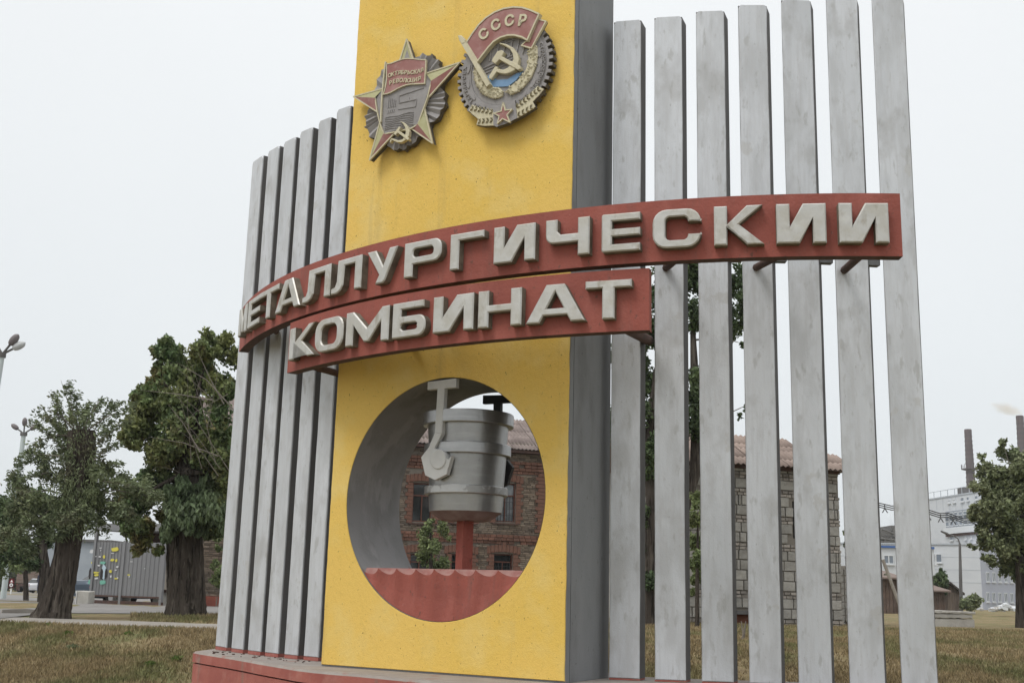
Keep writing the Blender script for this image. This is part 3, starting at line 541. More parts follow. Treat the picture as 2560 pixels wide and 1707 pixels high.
for tip, a, b, pk, ma, mb_ in ((tp[1], REV['arm_r'][0], REV['arm_r'][1], pe[1], 0, 1), (tp[2], REV['arm_br'][0], REV['arm_br'][1], pe[2], 0, 1), (tp[3], REV['arm_bl'][1], REV['arm_bl'][0], pe[3], 0, 1), (tp[4], REV['arm_l'][1], REV['arm_l'][0], pe[4], 0, 1), (tp[0], REV['arm_t'][0], REV['arm_t'][1], pe[0], 0, 0)):
    rz = Z + (.022 if pk != pe[0] else -.004); mb = MB()
    for tri, m_ in (((tip, pk, a), ma), ((tip, b, pk), mb_)):
        ar = (tri[1][0] - tri[0][0]) * (tri[2][1] - tri[0][1]) - (tri[2][0] - tri[0][0]) * (tri[1][1] - tri[0][1])
        zz = [Z, rz if tri[1] == pk else Z, rz if tri[2] == pk else Z]
        if ar < 0: tri = (tri[0], tri[2], tri[1]); zz = [zz[0], zz[2], zz[1]]
        facet(mb, tri, zz, m_)
    mb.obj('star_arm_facets', [m_olive, m_emred], rv)
outline(rv, 'star_rim', st, .014, .09, .108, m_cream)
outline(rv, 'pentagon_rim', [pe[1], REV['arm_r'][1], REV['arm_br'][0], pe[2], REV['arm_br'][1], REV['arm_bl'][0], pe[3], REV['arm_bl'][1], REV['arm_l'][0], pe[4]], .012, .09, .118, m_cream, False)
def ins_(l, k):
    cu = sum(p[0] for p in l) / len(l); cz = sum(p[1] for p in l) / len(l); return [(cu + (p[0] - cu) * k, cz + (p[1] - cz) * k) for p in l]
pan = prism(rv, 'grey_panel', [ins_([(pe[4][0], pe[4][1]), (pe[3][0], pe[3][1]), (pe[2][0], pe[2][1]), (pe[1][0], pe[1][1]), (.98, 5.93), (.50, 5.95)], .97)], .09, .106, m_stgrey)
mb = MB()                                            # the ship scene in low relief: hull, funnels, waves
def bar2(p, q, w, z0=.10, z1=.113):
    a, b = Vector(p), Vector(q); d = (b - a).normalized(); s_ = Vector((-d.y, d.x)) * w / 2; mb.poly([[tuple(a - s_), tuple(b - s_), tuple(b + s_), tuple(a + s_)]], ef, EO + z0, EO + z1)
for k in range(5): bar2((.56 + k * .022, 5.66), (.565 + k * .022, 5.78 - .012 * k), .008)
for k in range(4): bar2((.56 + k * .025, 5.60), (.562 + k * .025, 5.635), .010)
bar2((.70, 5.77), (1.0, 5.80), .006); bar2((.70, 5.69), (.92, 5.69), .008); bar2((.70, 5.69), (.69, 5.76), .008); bar2((.92, 5.69), (.91, 5.61), .008); bar2((.69, 5.62), (.91, 5.61), .006); bar2((.82, 5.69), (.82, 5.73), .02)
for k in range(7):
    z = 5.555 - k * .022; pts = [(.53 + j * .06, z + .006 * math.sin(j * 1.7 + k)) for j in range(7)]
    for p, q in zip(pts[:-1], pts[1:]): bar2(p, q, .007)
mb.obj('ship_relief', m_stgrey, rv)
prism(rv, 'flag', [REV['flag']], .10, .120, m_emred); outline(rv, 'flag_rim', REV['flag'], .011, .10, .125, m_cream)
outline(rv, 'flag_pole', REV['pole'], .014, .10, .128, m_cream, False)
def relief_text(parent, name, txt, p, q, size, z0, z1, mat, bold=.0, curve=None):
    n = len(txt); mb = MB()
    for i, ch in enumerate(txt):
        f = (i + .5) / n; u = p[0] + (q[0] - p[0]) * f; z = p[1] + (q[1] - p[1]) * f; rot = math.atan2(q[1] - p[1], q[0] - p[0])
        if curve: u, z, rot = curve(f)
        vs, fs = text_polys(ch, size, bold)
        if not vs: continue
        xm = (min(v[0] for v in vs) + max(v[0] for v in vs)) / 2; ym = (min(v[1] for v in vs) + max(v[1] for v in vs)) / 2
        c, s_ = math.cos(rot), math.sin(rot); P = [(u + (x - xm) * c - (y - ym) * s_, z + (x - xm) * s_ + (y - ym) * c) for x, y in vs]
        mb.add([ef(a, b, EO + z1) for a, b in P], fs, 0)
        ed = {}
        for f_ in fs:
            for a, b in zip(f_, f_[1:] + f_[:1]): ed[(a, b)] = 1
        for (a, b) in list(ed):
            if (b, a) not in ed: mb.add([ef(*P[a], EO + z0), ef(*P[b], EO + z0), ef(*P[b], EO + z1), ef(*P[a], EO + z1)], [(0, 1, 2, 3)], 0)
    return mb.obj(name, mat, parent)
def wavy(p, q): return lambda f: (p[0] + (q[0] - p[0]) * f, p[1] + (q[1] - p[1]) * f + .014 * math.sin(f * 6), math.atan2(q[1] - p[1], q[0] - p[0]) + .16 * math.cos(f * 6))
relief_text(rv, 'lettering', 'ОКТЯБРЬСКАЯ', *REV['t1'], .060, .118, .128, m_cream, .0012, wavy(*REV['t1']))
relief_text(rv, 'lettering', 'РЕВОЛЮЦИЯ', *REV['t2'], .062, .118, .128, m_cream, .0012, wavy(*REV['t2']))
prism(rv, 'sickle', [REV['sickle']], .10, .142, m_cream, .004); prism(rv, 'hammer', [REV['hammer']], .10, .150, m_cream, .004)

lb = thing('order_emblem', ef(1.94, 5.8, EO), 'round gear wheel emblem with a СССР banner, right one of two on the yellow pylon', 'emblem')
GU, GZ = 1.94, 5.815; n_t = 46; gear = []
for k in range(n_t):
    for f, r in ((0, .505), (.06, .546), (.5, .546), (.56, .505)):
        a = 2 * PI * (k + f) / n_t; gear.append((GU + r * math.cos(a), GZ + r * math.sin(a)))
prism(lb, 'gear_wheel', [gear], 0, .085, [m_stgrey, m_emside], .004)
cc = lambda r, n=64: [(GU + r * math.cos(2 * PI * k / n), GZ + r * math.sin(2 * PI * k / n)) for k in range(n)]
prism(lb, 'gear_ring', [cc(.475), cc(.375)], .08, .097, m_stgrey, .004)
for k in range(16):                                  # long oval lugs round the gear
    a = 2 * PI * (k + .5) / 16; t_ = Vector((-math.sin(a), math.cos(a))); r_ = Vector((math.cos(a), math.sin(a))); c = Vector((GU, GZ)) + r_ * .412
    ov = [tuple(c + t_ * .052 * math.cos(x) * (1 if abs(math.cos(x)) < .8 else 1) + r_ * .022 * math.sin(x)) for x in [2 * PI * j / 14 for j in range(14)]]
    mb = MB(); mb.poly([ov], ef, EO + .09, EO + .106, bevel=.004); mb.obj('gear_lug', m_stgrey, lb)
def ringt(a0, a1, r): return lambda f: (GU + r * math.cos(math.radians(a0 + (a1 - a0) * f)), GZ + r * math.sin(math.radians(a0 + (a1 - a0) * f)), math.radians(a0 + (a1 - a0) * f - 90))
relief_text(lb, 'lettering', 'ПРОЛЕТАРИИВСЕХ', (0, 0), (0, 0), .05, .095, .108, m_stgrey, .001, ringt(252, 165, .455))
relief_text(lb, 'lettering', 'СТРАНСОЕДИНЯЙТЕСЬ', (0, 0), (0, 0), .05, .095, .108, m_stgrey, .001, ringt(24, -62, .455))
prism(lb, 'inner_disc', [cc(.372)], .06, .090, m_stgrey)
mb = MB()
def rib(p, q, w): bar2(p, q, w, .088, .101)
for k in range(3): rib((1.70 + k * .015, 5.87 - k * .03), (2.10 + k * .02, 5.95 - k * .03), .010)
for k in range(3): rib((1.78 + k * .02, 6.06 + k * .03), (2.2, 6.12 + k * .03), .009)
for k in range(6): rib((1.78 + k * .075, 5.93), (1.80 + k * .08, 6.12), .014)
mb.obj('relief_lines', m_stgrey, lb)
prism(lb, 'water_panel', [LAB['water']], .085, .1025, m_emblue)
def wreath(name, poly):
    o = prism(lb, name, [poly], .08, .112, m_cream, .006)
    from mathutils.geometry import intersect_point_tri_2d
    mb = MB(); us = [p[0] for p in poly]; zs = [p[1] for p in poly]; k = 0; t_ = 0
    def inside(x, y):
        c = False
        for i in range(len(poly)):
            (x1, y1), (x2, y2) = poly[i - 1], poly[i]
            if (y1 > y) != (y2 > y) and x < (x2 - x1) * (y - y1) / (y2 - y1) + x1: c = not c
        return c
    while k < 70 and t_ < 3000:
        t_ += 1; u, z = random.uniform(min(us), max(us)), random.uniform(min(zs), max(zs))
        if not inside(u, z): continue
        k += 1; a = random.uniform(0, PI); s1, s2 = .024, .012; d1, d2 = Vector((math.cos(a), math.sin(a))), Vector((-math.sin(a), math.cos(a)))
        P = [Vector((u, z)) + d1 * s1, Vector((u, z)) + d2 * s2, Vector((u, z)) - d1 * s1, Vector((u, z)) - d2 * s2]
        mb.add([ef(p.x, p.y, EO + .108) for p in P] + [ef(u, z, EO + .132)], [(0, 1, 4), (1, 2, 4), (2, 3, 4), (3, 0, 4)], 0, True)
    mb.obj('wreath_leaves', m_cream, o)['kind'] = 'stuff'
wreath('wreath', LAB['wl']); wreath('wreath', LAB['wr'])
prism(lb, 'banner', [LAB['flag']], .09, .150, [m_emred, m_emside]); outline(lb, 'banner_rim', LAB['flag'], .016, .10, .156, m_cream)
prism(lb, 'banner_fold', [LAB['fold']], .08, .125, [m_emred, m_emside]); outline(lb, 'fold_rim', LAB['fold'], .013, .10, .130, m_cream)
outline(lb, 'banner_pole', LAB['pole'], .044, .10, .165, m_cream, False); prism(lb, 'finial', [LAB['finial']], .10, .170, m_cream, .008)
rots = [.62, .34, .06, -.16]
mb_all = None
for (u, z), r_, ch in zip(LAB['text'], rots, 'СССР'):
    relief_text(lb, 'lettering', ch, (0, 0), (0, 0), .155, .148, .160, m_cream, .005, lambda f, u=u, z=z, r_=r_: (u, z, r_))
prism(lb, 'sickle', [LAB['sickle']], .085, .140, m_cream, .005); prism(lb, 'hammer', [LAB['hammer']], .085, .150, m_cream, .005)
prism(lb, 'centre_ribbon', [LAB['center']], .06, .118, [m_stgrey, m_emside])
for pl_, lines in ((LAB['el'], (((1.575, 5.468), (1.845, 5.372)), ((1.668, 5.305), (1.850, 5.288)))), (LAB['er'], (((2.375, 5.520), (2.105, 5.372)), ((2.305, 5.345), (2.125, 5.282))))):
    o = prism(lb, 'wheat_ear', [pl_], .06, .112, [m_cream, m_emside], .004); mb = MB()
    for a, b in lines:
        A, B = Vector(a), Vector(b); d = (B - A).normalized(); nn_ = Vector((-d.y, d.x)); n8 = max(4, int((B - A).length / .042))
        for k in range(n8):
            c = A.lerp(B, (k + 1) / n8)
            for sgn in (-1, 1):
                dd = (d * -1 + nn_ * sgn * .75).normalized(); e1 = c + dd * .052; e2 = Vector((-dd.y, dd.x)) * .014; m_ = c + dd * .024
                mb.add([ef(c.x, c.y, EO + .111), ef(*(m_ + e2), EO + .111), ef(*e1, EO + .111), ef(*(m_ - e2), EO + .111), ef(*m_, EO + .134)], [(0, 1, 4), (1, 2, 4), (2, 3, 4), (3, 0, 4), (1, 0, 4), (2, 1, 4), (3, 2, 4), (0, 3, 4)], 0)
    mb.obj('grains', m_cream, o)['kind'] = 'stuff'
prism(lb, 'red_star', [LAB['star']], .11, .136, m_emred); outline(lb, 'star_rim', LAB['star'], .011, .115, .141, m_cream)
for e_, us in ((rv, (.55, .95)), (lb, (1.75, 2.15))):   # short pins that carry the emblems
    for u in us:
        for z in (5.5, 6.0): mb = MB(); mb.tube([ef(u, z, -.01), ef(u, z, EO + .03)], .02, 6); mb.obj('mounting_pin', m_backarm, e_)

# ---------------------------------------------------------------- foliage and trees
DENS = 2.6
def leaf_mesh(name, clusters, size, droop=.5, wind=(.5, .1), base=(0, 0, 0), aspect=.55):
    """clusters: (centre, (rx, ry, rz), count). Each leaf is a folded four-sided blade."""
    P = []
    for c, r, n in clusters:
        d = rng.normal(size=(n, 3)); d /= np.linalg.norm(d, axis=1)[:, None]; k = rng.random(n) ** .5 * (1 + .28 * np.abs(rng.normal(size=n)))
        P.append(d * k[:, None] * np.array(r) + np.array(c))
    P = np.concatenate(P); n = len(P)
    ax = rng.normal(size=(n, 3)); ax[:, 2] -= droop * 1.2; ax[:, 0] += wind[0]; ax[:, 1] += wind[1]; ax /= np.linalg.norm(ax, axis=1)[:, None]
    o = rng.normal(size=(n, 3)); sd_ = np.cross(ax, o); sd_ /= np.linalg.norm(sd_, axis=1)[:, None] + 1e-9; up = np.cross(sd_, ax)
    l = size * rng.uniform(.6, 1.35, n)[:, None]; w = l * aspect * .5; fold = w * rng.uniform(.1, .7, (n, 1))
    V = np.empty((n, 4, 3)); V[:, 0] = P - ax * l * .5; V[:, 1] = P + sd_ * w + up * fold; V[:, 2] = P + ax * l * .5 - up * l * rng.uniform(0, .25, (n, 1)); V[:, 3] = P - sd_ * w + up * fold
    k = np.arange(n) * 4; F = np.concatenate([np.stack([k, k + 1, k + 2], 1), np.stack([k, k + 2, k + 3], 1)])
    return np_mesh(name, V.reshape(-1, 3), F, base)
def clus(lst, D, dens, zs=1.0, dj=.35):              # (px, py, rpx[, density]) in the photo's columns and rows -> clusters at distance D
    out = []
    for e in lst:
        px, py_, rp = e[:3]; dn = e[3] if len(e) > 3 else 1; r = rp * D / FPX; c = at(px, py_, D + random.uniform(-dj, dj) * D * .05)
        for k in range(6):                            # each clump breaks into uneven lumps
            a = random.uniform(0, 2 * PI); rr_ = r * random.uniform(.26, .62); q_ = random.uniform(.15, .85); o = Vector((math.cos(a) * r * q_, random.uniform(-.8, .8) * r, math.sin(a) * r * q_))
            out.append((c + o, (rr_, rr_ * 1.1, rr_ * zs), max(4, int(DENS * dens * dn * (rp / 50) ** 2 / 6))))
    return out
def trunk(parent, path, rad, name='trunk', n=22, mat=None, ridge=.12, seed=0, fine=None):
    rs = random.Random(seed); P = []; R = []
    for i in range(len(path) - 1):
        m_ = fine or 6
        for k in range(m_):
            f = k / m_; P.append(Vector(path[i]).lerp(Vector(path[i + 1]), f)); R.append(rad[i] + (rad[i + 1] - rad[i]) * f)
    P.append(Vector(path[-1])); R.append(rad[-1])
    ph = [rs.uniform(0, 6.28) for _ in range(6)]
    def bf(i, k):
        t = 2 * PI * k / n; h = i * .23
        fur = -.55 * max(0, math.sin(13 * t + ph[3] + 1.6 * math.sin(h * .55 + ph[4]))) ** 3 - .45 * max(0, math.sin(19 * t + ph[5] - 1.3 * math.sin(h * .4))) ** 4
        return 1 + ridge * (fur + .5 * math.sin(3 * t + ph[0] + h * .3) + .35 * math.sin(7 * t + ph[1] + math.sin(h) * .8) + .3 * math.sin(11 * t + ph[2] + h * .5)) + rs.uniform(-.35, .35) * ridge
    mb = MB(); mb.tube(P, R, n, bumpf=bf); return mb.obj(name, mat or m_bark, parent)
def twigs(parent, starts, ends, r0, name='branch', mat=None):
    for s_, e in zip(starts, ends):
        s_, e = Vector(s_), Vector(e); m_ = s_.lerp(e, .5) + Vector((random.uniform(-.1, .1), random.uniform(-.1, .1), random.uniform(.0, .25))) * (e - s_).length * .4
        mb = MB(); mb.tube([s_, s_.lerp(m_, .5) , m_, m_.lerp(e, .55), e], [r0, r0 * .8, r0 * .6, r0 * .4, r0 * .15], 6); mb.obj(name, mat or m_twig, parent)
def crown(parent, lst, mat, size, name='crown', **k):
    return link(name, leaf_mesh(name, lst, size, base=BASE[parent.name], **k), mat, parent)

# big old tree left of the fins
D = 27.5; b0 = onT(466, 1539, D)
bt = thing('broadleaf_tree', b0, 'big old tree with a thick ridged trunk and browning leaves close left of the fins', 'tree')
trunk(bt, [at(466, 1546, D), at(468, 1500, D), at(466, 1420, D), at(464, 1330, D), at(470, 1240, D), at(480, 1130, D), at(490, 1000, D)], [.50, .43, .405, .395, .36, .30, .16], ridge=.11, n=70, seed=3)
L_ = [(430, 885, 42), (500, 870, 42), (520, 845, 20), (575, 880, 45), (400, 870, 20), (405, 945, 45), (480, 950, 60), (560, 960, 55), (370, 1010, 45), (345, 985, 22), (450, 1040, 60), (540, 1050, 60), (350, 1090, 48), (420, 1120, 60), (510, 1130, 65), (575, 1150, 50), (325, 1110, 30), (390, 1205, 50), (470, 1220, 60), (540, 1230, 50), (340, 1255, 42), (420, 1290, 30), (365, 1320, 38), (395, 1378, 16), (350, 1375, 16), (500, 1290, 32), (545, 1290, 34), (330, 1310, 26), (300, 1280, 30), (360, 1350, 26)]
crown(bt, clus(L_, D, 820), m_leaf_big, .135, droop=.75, wind=(.35, 0))
crown(bt, clus([(425, 1250, 30), (440, 1295, 26), (475, 1265, 30), (480, 1305, 20), (525, 1300, 24), (500, 1270, 30), (540, 1260, 30), (455, 1215, 30), (505, 1210, 34), (430, 1318, 20), (465, 1318, 20), (500, 1322, 18), (540, 1318, 26), (415, 1330, 22), (445, 1285, 30), (520, 1285, 30)], D - .6, 1100), m_leaf_hang, .17, name='hanging_leaves', droop=2.6, wind=(.05, 0))
cc_ = [at(478, 1120, D - .3)] * 4 + [at(470, 1180, D - .4)] * 3
twigs(bt, [at(590, 1030, D - 1.6), at(560, 1010, D - 1.6), at(530, 1000, D - 1.6), at(545, 1140, D - 1.5), at(500, 1130, D - 1.6), at(470, 1190, D)], [at(440, 905, D - 1.7), at(495, 880, D - 1.6), at(350, 975, D - 1.5), at(372, 1092, D - 1.6), at(420, 1010, D - 1.6), at(400, 1165, D - 1.3)], .016)
twigs(bt, [at(random.uniform(420, 580), random.uniform(980, 1200), 26.0) for _ in range(14)], [at(random.uniform(370, 560), random.uniform(880, 1120), 25.8) for _ in range(14)], .008)
twigs(bt, cc_, [at(400, 930, D), at(520, 870, D), at(360, 1100, D), at(560, 1000, D), at(340, 1250, D), at(560, 1200, D), at(420, 1050, D + .8)], .09, mat=m_bark)

# leaning pollard in front of it
D = 23.6; b0 = onT(132, 1546, D)
lt = thing('leaning_tree', b0, 'leaning pollarded tree with a sawn off top and wispy windblown shoots', 'tree')
trunk(lt, [at(126, 1556, D), at(136, 1520, D), at(152, 1460, D), at(166, 1390, D), at(179, 1310, D), at(190, 1250, D), at(203, 1160, D), at(203, 1078, D)], [.40, .31, .265, .25, .25, .27, .28, .275], ridge=.13, n=60, seed=5)
L_ = [(165, 970, 9, .5), (150, 985, 18, .35), (122, 1045, 30, .35), (95, 1110, 34, .4), (60, 1150, 26, .4), (200, 1035, 34, .45), (245, 1012, 20, .3), (290, 1015, 26, .25), (325, 1025, 14, .25), (150, 1095, 45, .55), (255, 1090, 34, .4), (112, 1190, 45, .6), (180, 1160, 55, 1.2), (265, 1170, 34), (240, 1215, 40), (300, 1225, 44), (350, 1232, 36), (390, 1240, 20), (250, 1255, 42, 1.2), (60, 1230, 42), (100, 1270, 46), (305, 1275, 36, 1.2), (40, 1290, 42), (25, 1340, 36), (85, 1335, 46), (140, 1330, 24), (140, 1240, 46), (215, 1290, 34), (150, 1300, 34), (255, 1300, 30), (45, 1185, 22, .6), (85, 1060, 16, .5), (210, 1100, 40, 1.4), (205, 1200, 42, 1.3)]
crown(lt, clus(L_, D, 430), m_leaf_lean, .082, droop=.35, wind=(1.0, .1), aspect=.45)
st_ = [at(200, 1090, D)] * 6 + [at(195, 1240, D)] * 4
twigs(lt, st_, [at(152, 950, D), at(118, 1020, D), at(250, 1000, D), at(330, 1015, D), at(70, 1110, D), at(190, 1000, D), at(380, 1240, D), at(40, 1230, D), at(330, 1265, D), at(60, 1320, D)], .02)
# wispy windblown shoots, each a bare twig with leaves strung along it
sh_, shl = [], []
for (x0, y0), (x1, y1) in (((185, 1090), (172, 958)), ((175, 1090), (128, 985)), ((170, 1100), (112, 1040)), ((215, 1085), (255, 998)), ((225, 1090), (300, 1005)), ((230, 1100), (332, 1010)), ((240, 1110), (325, 1050)), ((160, 1120), (85, 1060)), ((150, 1140), (40, 1165)), ((195, 1085), (190, 985)), ((235, 1150), (300, 1110)), ((205, 1080), (222, 1010)), ((150, 1100), (140, 1000)), ((240, 1200), (395, 1235)), ((240, 1180), (300, 1160)), ((120, 1180), (30, 1215)), ((140, 1160), (62, 1130)), ((260, 1230), (400, 1262))):
    A, B = at(x0, y0, D + random.uniform(-.6, .6)), at(x1, y1, D + random.uniform(-.6, .6)); sh_.append((A, B)); m_ = A.lerp(B, .5) + Vector((-.08, 0, .12))
    for k in range(1, 13):
        f = k / 12; c = (A.lerp(m_, f)).lerp(m_.lerp(B, f), f); shl.append((c + Vector((.03, 0, 0)), (.085, .085, .075), 17 if k > 2 else 8))
crown(lt, shl, m_leaf_lean, .085, name='shoot_leaves', droop=.25, wind=(1.6, .1), aspect=.4)
twigs(lt, [s_[0] for s_ in sh_], [s_[1] for s_ in sh_], .012)
hv = []
for k in range(150): hv.append((at(random.uniform(150, 240) - 25 * (k % 2), 1085 + 250 * random.random() ** .6, D - .4), (.10, .07, .18), 14))
crown(lt, hv, m_leaf_lean, .08, name='trunk_ivy', droop=1.8, wind=(.2, 0), aspect=.3)

# three slimmer trees further back on the left
D = 40.0; t2 = thing('street_tree', onT(108, 1507, D), 'dark slim tree standing just behind the leaning pollard', 'tree', 'street trees behind the pollard')
trunk(t2, [onT(110, 1507, D) - Vector((0, 0, .2)), at(114, 1440, D), at(106, 1380, D), at(104, 1290, D)], [.22, .19, .17, .12], ridge=.06, seed=8)
crown(t2, clus([(20, 1300, 50), (60, 1265, 50), (105, 1330, 45), (30, 1375, 40), (75, 1390, 36), (-20, 1330, 60), (110, 1270, 40), (5, 1260, 40)], D, 520), m_leaf_dark, .16, droop=.5)
D = 52.0; t3 = thing('street_tree', onT(64, 1489, D), 'small street tree in a grass patch on the pavement by the truck', 'tree', 'street trees behind the pollard')
trunk(t3, [onT(68, 1489, D) - Vector((0, 0, .2)), at(65, 1450, D), at(60, 1400, D), at(58, 1360, D)], [.125, .105, .09, .06], ridge=.05, seed=9)
crown(t3, clus([(60, 1385, 36), (25, 1400, 28), (92, 1405, 28), (50, 1415, 24), (5, 1420, 26)], D, 420), m_leaf_fresh, .17, droop=.4)

# tall tree behind the right-hand fins
D = 30.0; t4 = thing('broadleaf_tree', onT(1625, 1566, D), 'tall dark tree seen in strips between the right-hand fins', 'tree')
trunk(t4, [onT(1622, 1566, D) - Vector((0, 0, .2)), at(1622, 1440, D), at(1630, 1250, D), at(1626, 1090, D), at(1645, 930, D), at(1680, 780, D)], [.24, .19, .17, .16, .13, .06], ridge=.07, seed=12)
trunk(t4, [at(1640, 1480, D), at(1690, 1340, D), at(1738, 1180, D), at(1740, 1070, D), at(1735, 900, D), at(1730, 780, D)], [.14, .14, .145, .13, .10, .05], name='second_stem', ridge=.07, seed=13)
L_ = [(1660, 720, 55), (1740, 715, 50), (1820, 715, 45), (1858, 735, 34), (1640, 800, 50), (1742, 790, 34), (1835, 800, 38), (1618, 850, 24), (1858, 862, 9), (1690, 660, 60), (1780, 650, 60), (1860, 690, 30), (1570, 760, 60), (1622, 960, 40), (1620, 1040, 42), (1742, 935, 26), (1745, 1000, 36), (1740, 1060, 32), (1690, 960, 45), (1690, 1050, 45), (1640, 1130, 42), (1618, 1210, 36), (1600, 1300, 38), (1590, 1400, 36), (1622, 1445, 30), (1866, 1022, 9, .7), (1850, 1040, 8, .7), (1875, 1008, 6, .7), (1570, 900, 60), (1570, 1050, 60)]
crown(t4, clus(L_, D, 640), m_leaf_dark, .13, droop=.4)
twigs(t4, [at(1760, 1075, D), at(1670, 800, D), at(1735, 850, D)], [at(1872, 1010, D), at(1850, 700, D), at(1860, 860, D)], .03)
D = 28.5; t5 = thing('young_tree', onT(1742, 1560, D), 'pale leafy sapling in front of the stone block house, third gap of the fins', 'tree')
trunk(t5, [onT(1742, 1560, D), at(1743, 1450, D), at(1745, 1300, D)], [.06, .05, .02], n=10, seed=14)
crown(t5, clus([(1742, 1250, 20), (1748, 1295, 26), (1742, 1345, 30), (1748, 1400, 30), (1742, 1445, 26), (1725, 1480, 12)], D, 900), m_leaf_fresh, .10, droop=.2)
# small tree seen through the round hole
D = 38.0; t6 = thing('young_tree', onT(1078, 1500, D), 'small tree in front of the brick house seen through the round hole', 'tree')
trunk(t6, [onT(1077, 1500, D), at(1077, 1430, D), at(1076, 1330, D)], [.08, .07, .03], n=10, seed=15)
crown(t6, clus([(1078, 1303, 11), (1070, 1328, 20), (1108, 1322, 16), (1062, 1362, 20), (1092, 1368, 22), (1074, 1398, 22), (1100, 1412, 20), (1052, 1390, 10), (1122, 1345, 8), (1085, 1440, 24)], D, 900), m_leaf_fresh, .13, droop=.3)
# windblown tree at the right edge
D = 37.0; t7 = thing('poplar_tree', onT(2553, 1567, D), 'dense windblown tree at the right edge in front of the factory', 'tree')
trunk(t7, [onT(2554, 1567, D) - Vector((0, 0, .2)), at(2554, 1500, D), at(2552, 1420, D), at(2556, 1300, D), at(2540, 1180, D)], [.21, .18, .17, .13, .05], ridge=.05, seed=16)
L_ = [(2475, 1250, 34), (2510, 1270, 44), (2455, 1300, 26), (2530, 1220, 44), (2490, 1340, 40), (2545, 1350, 46), (2520, 1390, 34), (2560, 1180, 44), (2506, 1106, 11), (2500, 1125, 12), (2522, 1140, 30), (2453, 1143, 10), (2462, 1165, 14), (2474, 1185, 26), (2550, 1175, 38), (2448, 1212, 24), (2500, 1222, 42), (2560, 1240, 50), (2436, 1276, 16), (2480, 1290, 36), (2540, 1310, 50), (2610, 1280, 60), (2600, 1200, 50), (2458, 1335, 22), (2510, 1365, 38), (2570, 1380, 48), (2424, 1364, 5), (2437, 1368, 5), (2478, 1398, 20), (2530, 1420, 28), (2600, 1420, 40), (2495, 1180, 22)]
crown(t7, clus(L_, D, 620), m_leaf_right, .15, droop=.1, wind=(-.5, 0))
twigs(t7, [at(2553, 1330, D)] * 6, [at(2440, 1275, D), at(2455, 1150, D), at(2506, 1100, D), at(2425, 1365, D), at(2450, 1215, D), at(2480, 1395, D)], .03)

def bush(name, label, px, py_, D, lst, mat, size, dens=700, cat='bush', **k):
    t = thing(name, onT(px, py_, D), label, cat); crown(t, clus(lst, D, dens), mat, size, name='foliage', **k); mb = MB()
    for j in range(3): mb.tube([BASE[t.name] + Vector((random.uniform(-.05, .05), 0, -.03)), BASE[t.name] + Vector((random.uniform(-.2, .2), random.uniform(-.1, .1), .35))], [.02, .008], 5)
    o = mb.obj('stems', m_twig, t); o['kind'] = 'stuff'; return t
bush('wall_bush', 'light green bush at the brick wall beside the big trunk', 545, 1470, 40, [(545, 1345, 12), (545, 1370, 10), (540, 1412, 12), (548, 1430, 14), (535, 1445, 10), (550, 1460, 14)], m_leaf_fresh, .16)
bush('weed', 'bright green weed in the lawn between the right-hand fins', 1858, 1622, 21.5, [(1850, 1612, 9), (1862, 1616, 10), (1872, 1610, 8), (1856, 1622, 9)], m_weed, .07, 1200, 'weed', droop=-.3)
bush('corner_bush', 'bush growing past the right corner of the stone block house', 2118, 1500, 36, [(2116, 1330, 8), (2118, 1360, 10), (2122, 1400, 12), (2118, 1440, 12), (2126, 1380, 10)], m_leaf_right, .12)
for i, (px, py_, r, D_) in enumerate([(180, 1640, 9, 17.3), (440, 1668, 8, 16.6), (372, 1690, 7, 16.2), (170, 1600, 7, 18.6), (120, 1572, 5, 20), (320, 1590, 5, 19)]):
    p = onT(px, py_, D_); t = thing('weed', p, ['grey green weed tuft in the lawn in front of the leaning tree', 'low green weed nearest the left end of the plinth', 'green weed clump at the bottom of the lawn, left of the plinth', 'small bright weed left of centre in the lawn', 'tiny weed at the lawn edge below the leaning trunk', 'small weed in the lawn below the metal shelter'][i], 'weed')
    rm = r * D_ / FPX; link('leaves', leaf_mesh('leaves', [(p + Vector((0, 0, rm * .7)), (rm * 1.6, rm * 1.4, rm * .8), 150)], .05, -.8, (0, 0), p, .3), m_weed if i else m_leaf_lean, t)

# ---------------------------------------------------------------- houses behind the monument
m_brick = M('weathered_brown_brick', (.20, .158, .118), [((.145, .108, .08), .8, U1, .42, .60, .9), ((.30, .255, .20), 2.2, (1, 1, 2), .54, .68, .7), ((.12, .10, .082), .45, (1, 1, 1.5), .5, .62, .6)], rough=.95, isl=.42, bumps=[(40, U1, .5, .01)])
m_mortar = M('grey_mortar', (.20, .175, .145), [((.13, .11, .09), 3, U1, .45, .65, .8)], rough=.95)
m_trim = M('red_trim_brick', (.165, .085, .06), [((.115, .062, .047), 3, U1, .45, .65, .8), ((.22, .12, .085), 9, U1, .55, .7, .5)], rough=.95, isl=.25, var=.25, bumps=[(40, U1, .4, .008)])
m_frame = M('dark_red_window_frame', (.12, .05, .035), rough=.7)
m_glassd = M('dark_window_glass', (.025, .03, .03), rough=.08, spec=.6)
m_glassl = M('pale_window_glass', (.16, .18, .19), [((.28, .30, .31), 3, U1, .45, .6, .8)], rough=.12, spec=.7)
m_iron = M('grille_iron', (.03, .03, .032), rough=.6)
m_roof = M('pinkish_asbestos_sheet', (.28, .23, .21), [((.165, .13, .12), 1.4, U1, .42, .62, .8), ((.28, .23, .21), 5, U1, .54, .7, .6)], rough=.95, rnd=True, var=.10)
m_roof2 = M('terracotta_asbestos_sheet', (.32, .25, .215), [((.24, .185, .16), 1.4, U1, .42, .62, .8), ((.36, .295, .255), 5, U1, .54, .7, .6)], rough=.95, rnd=True, var=.10)
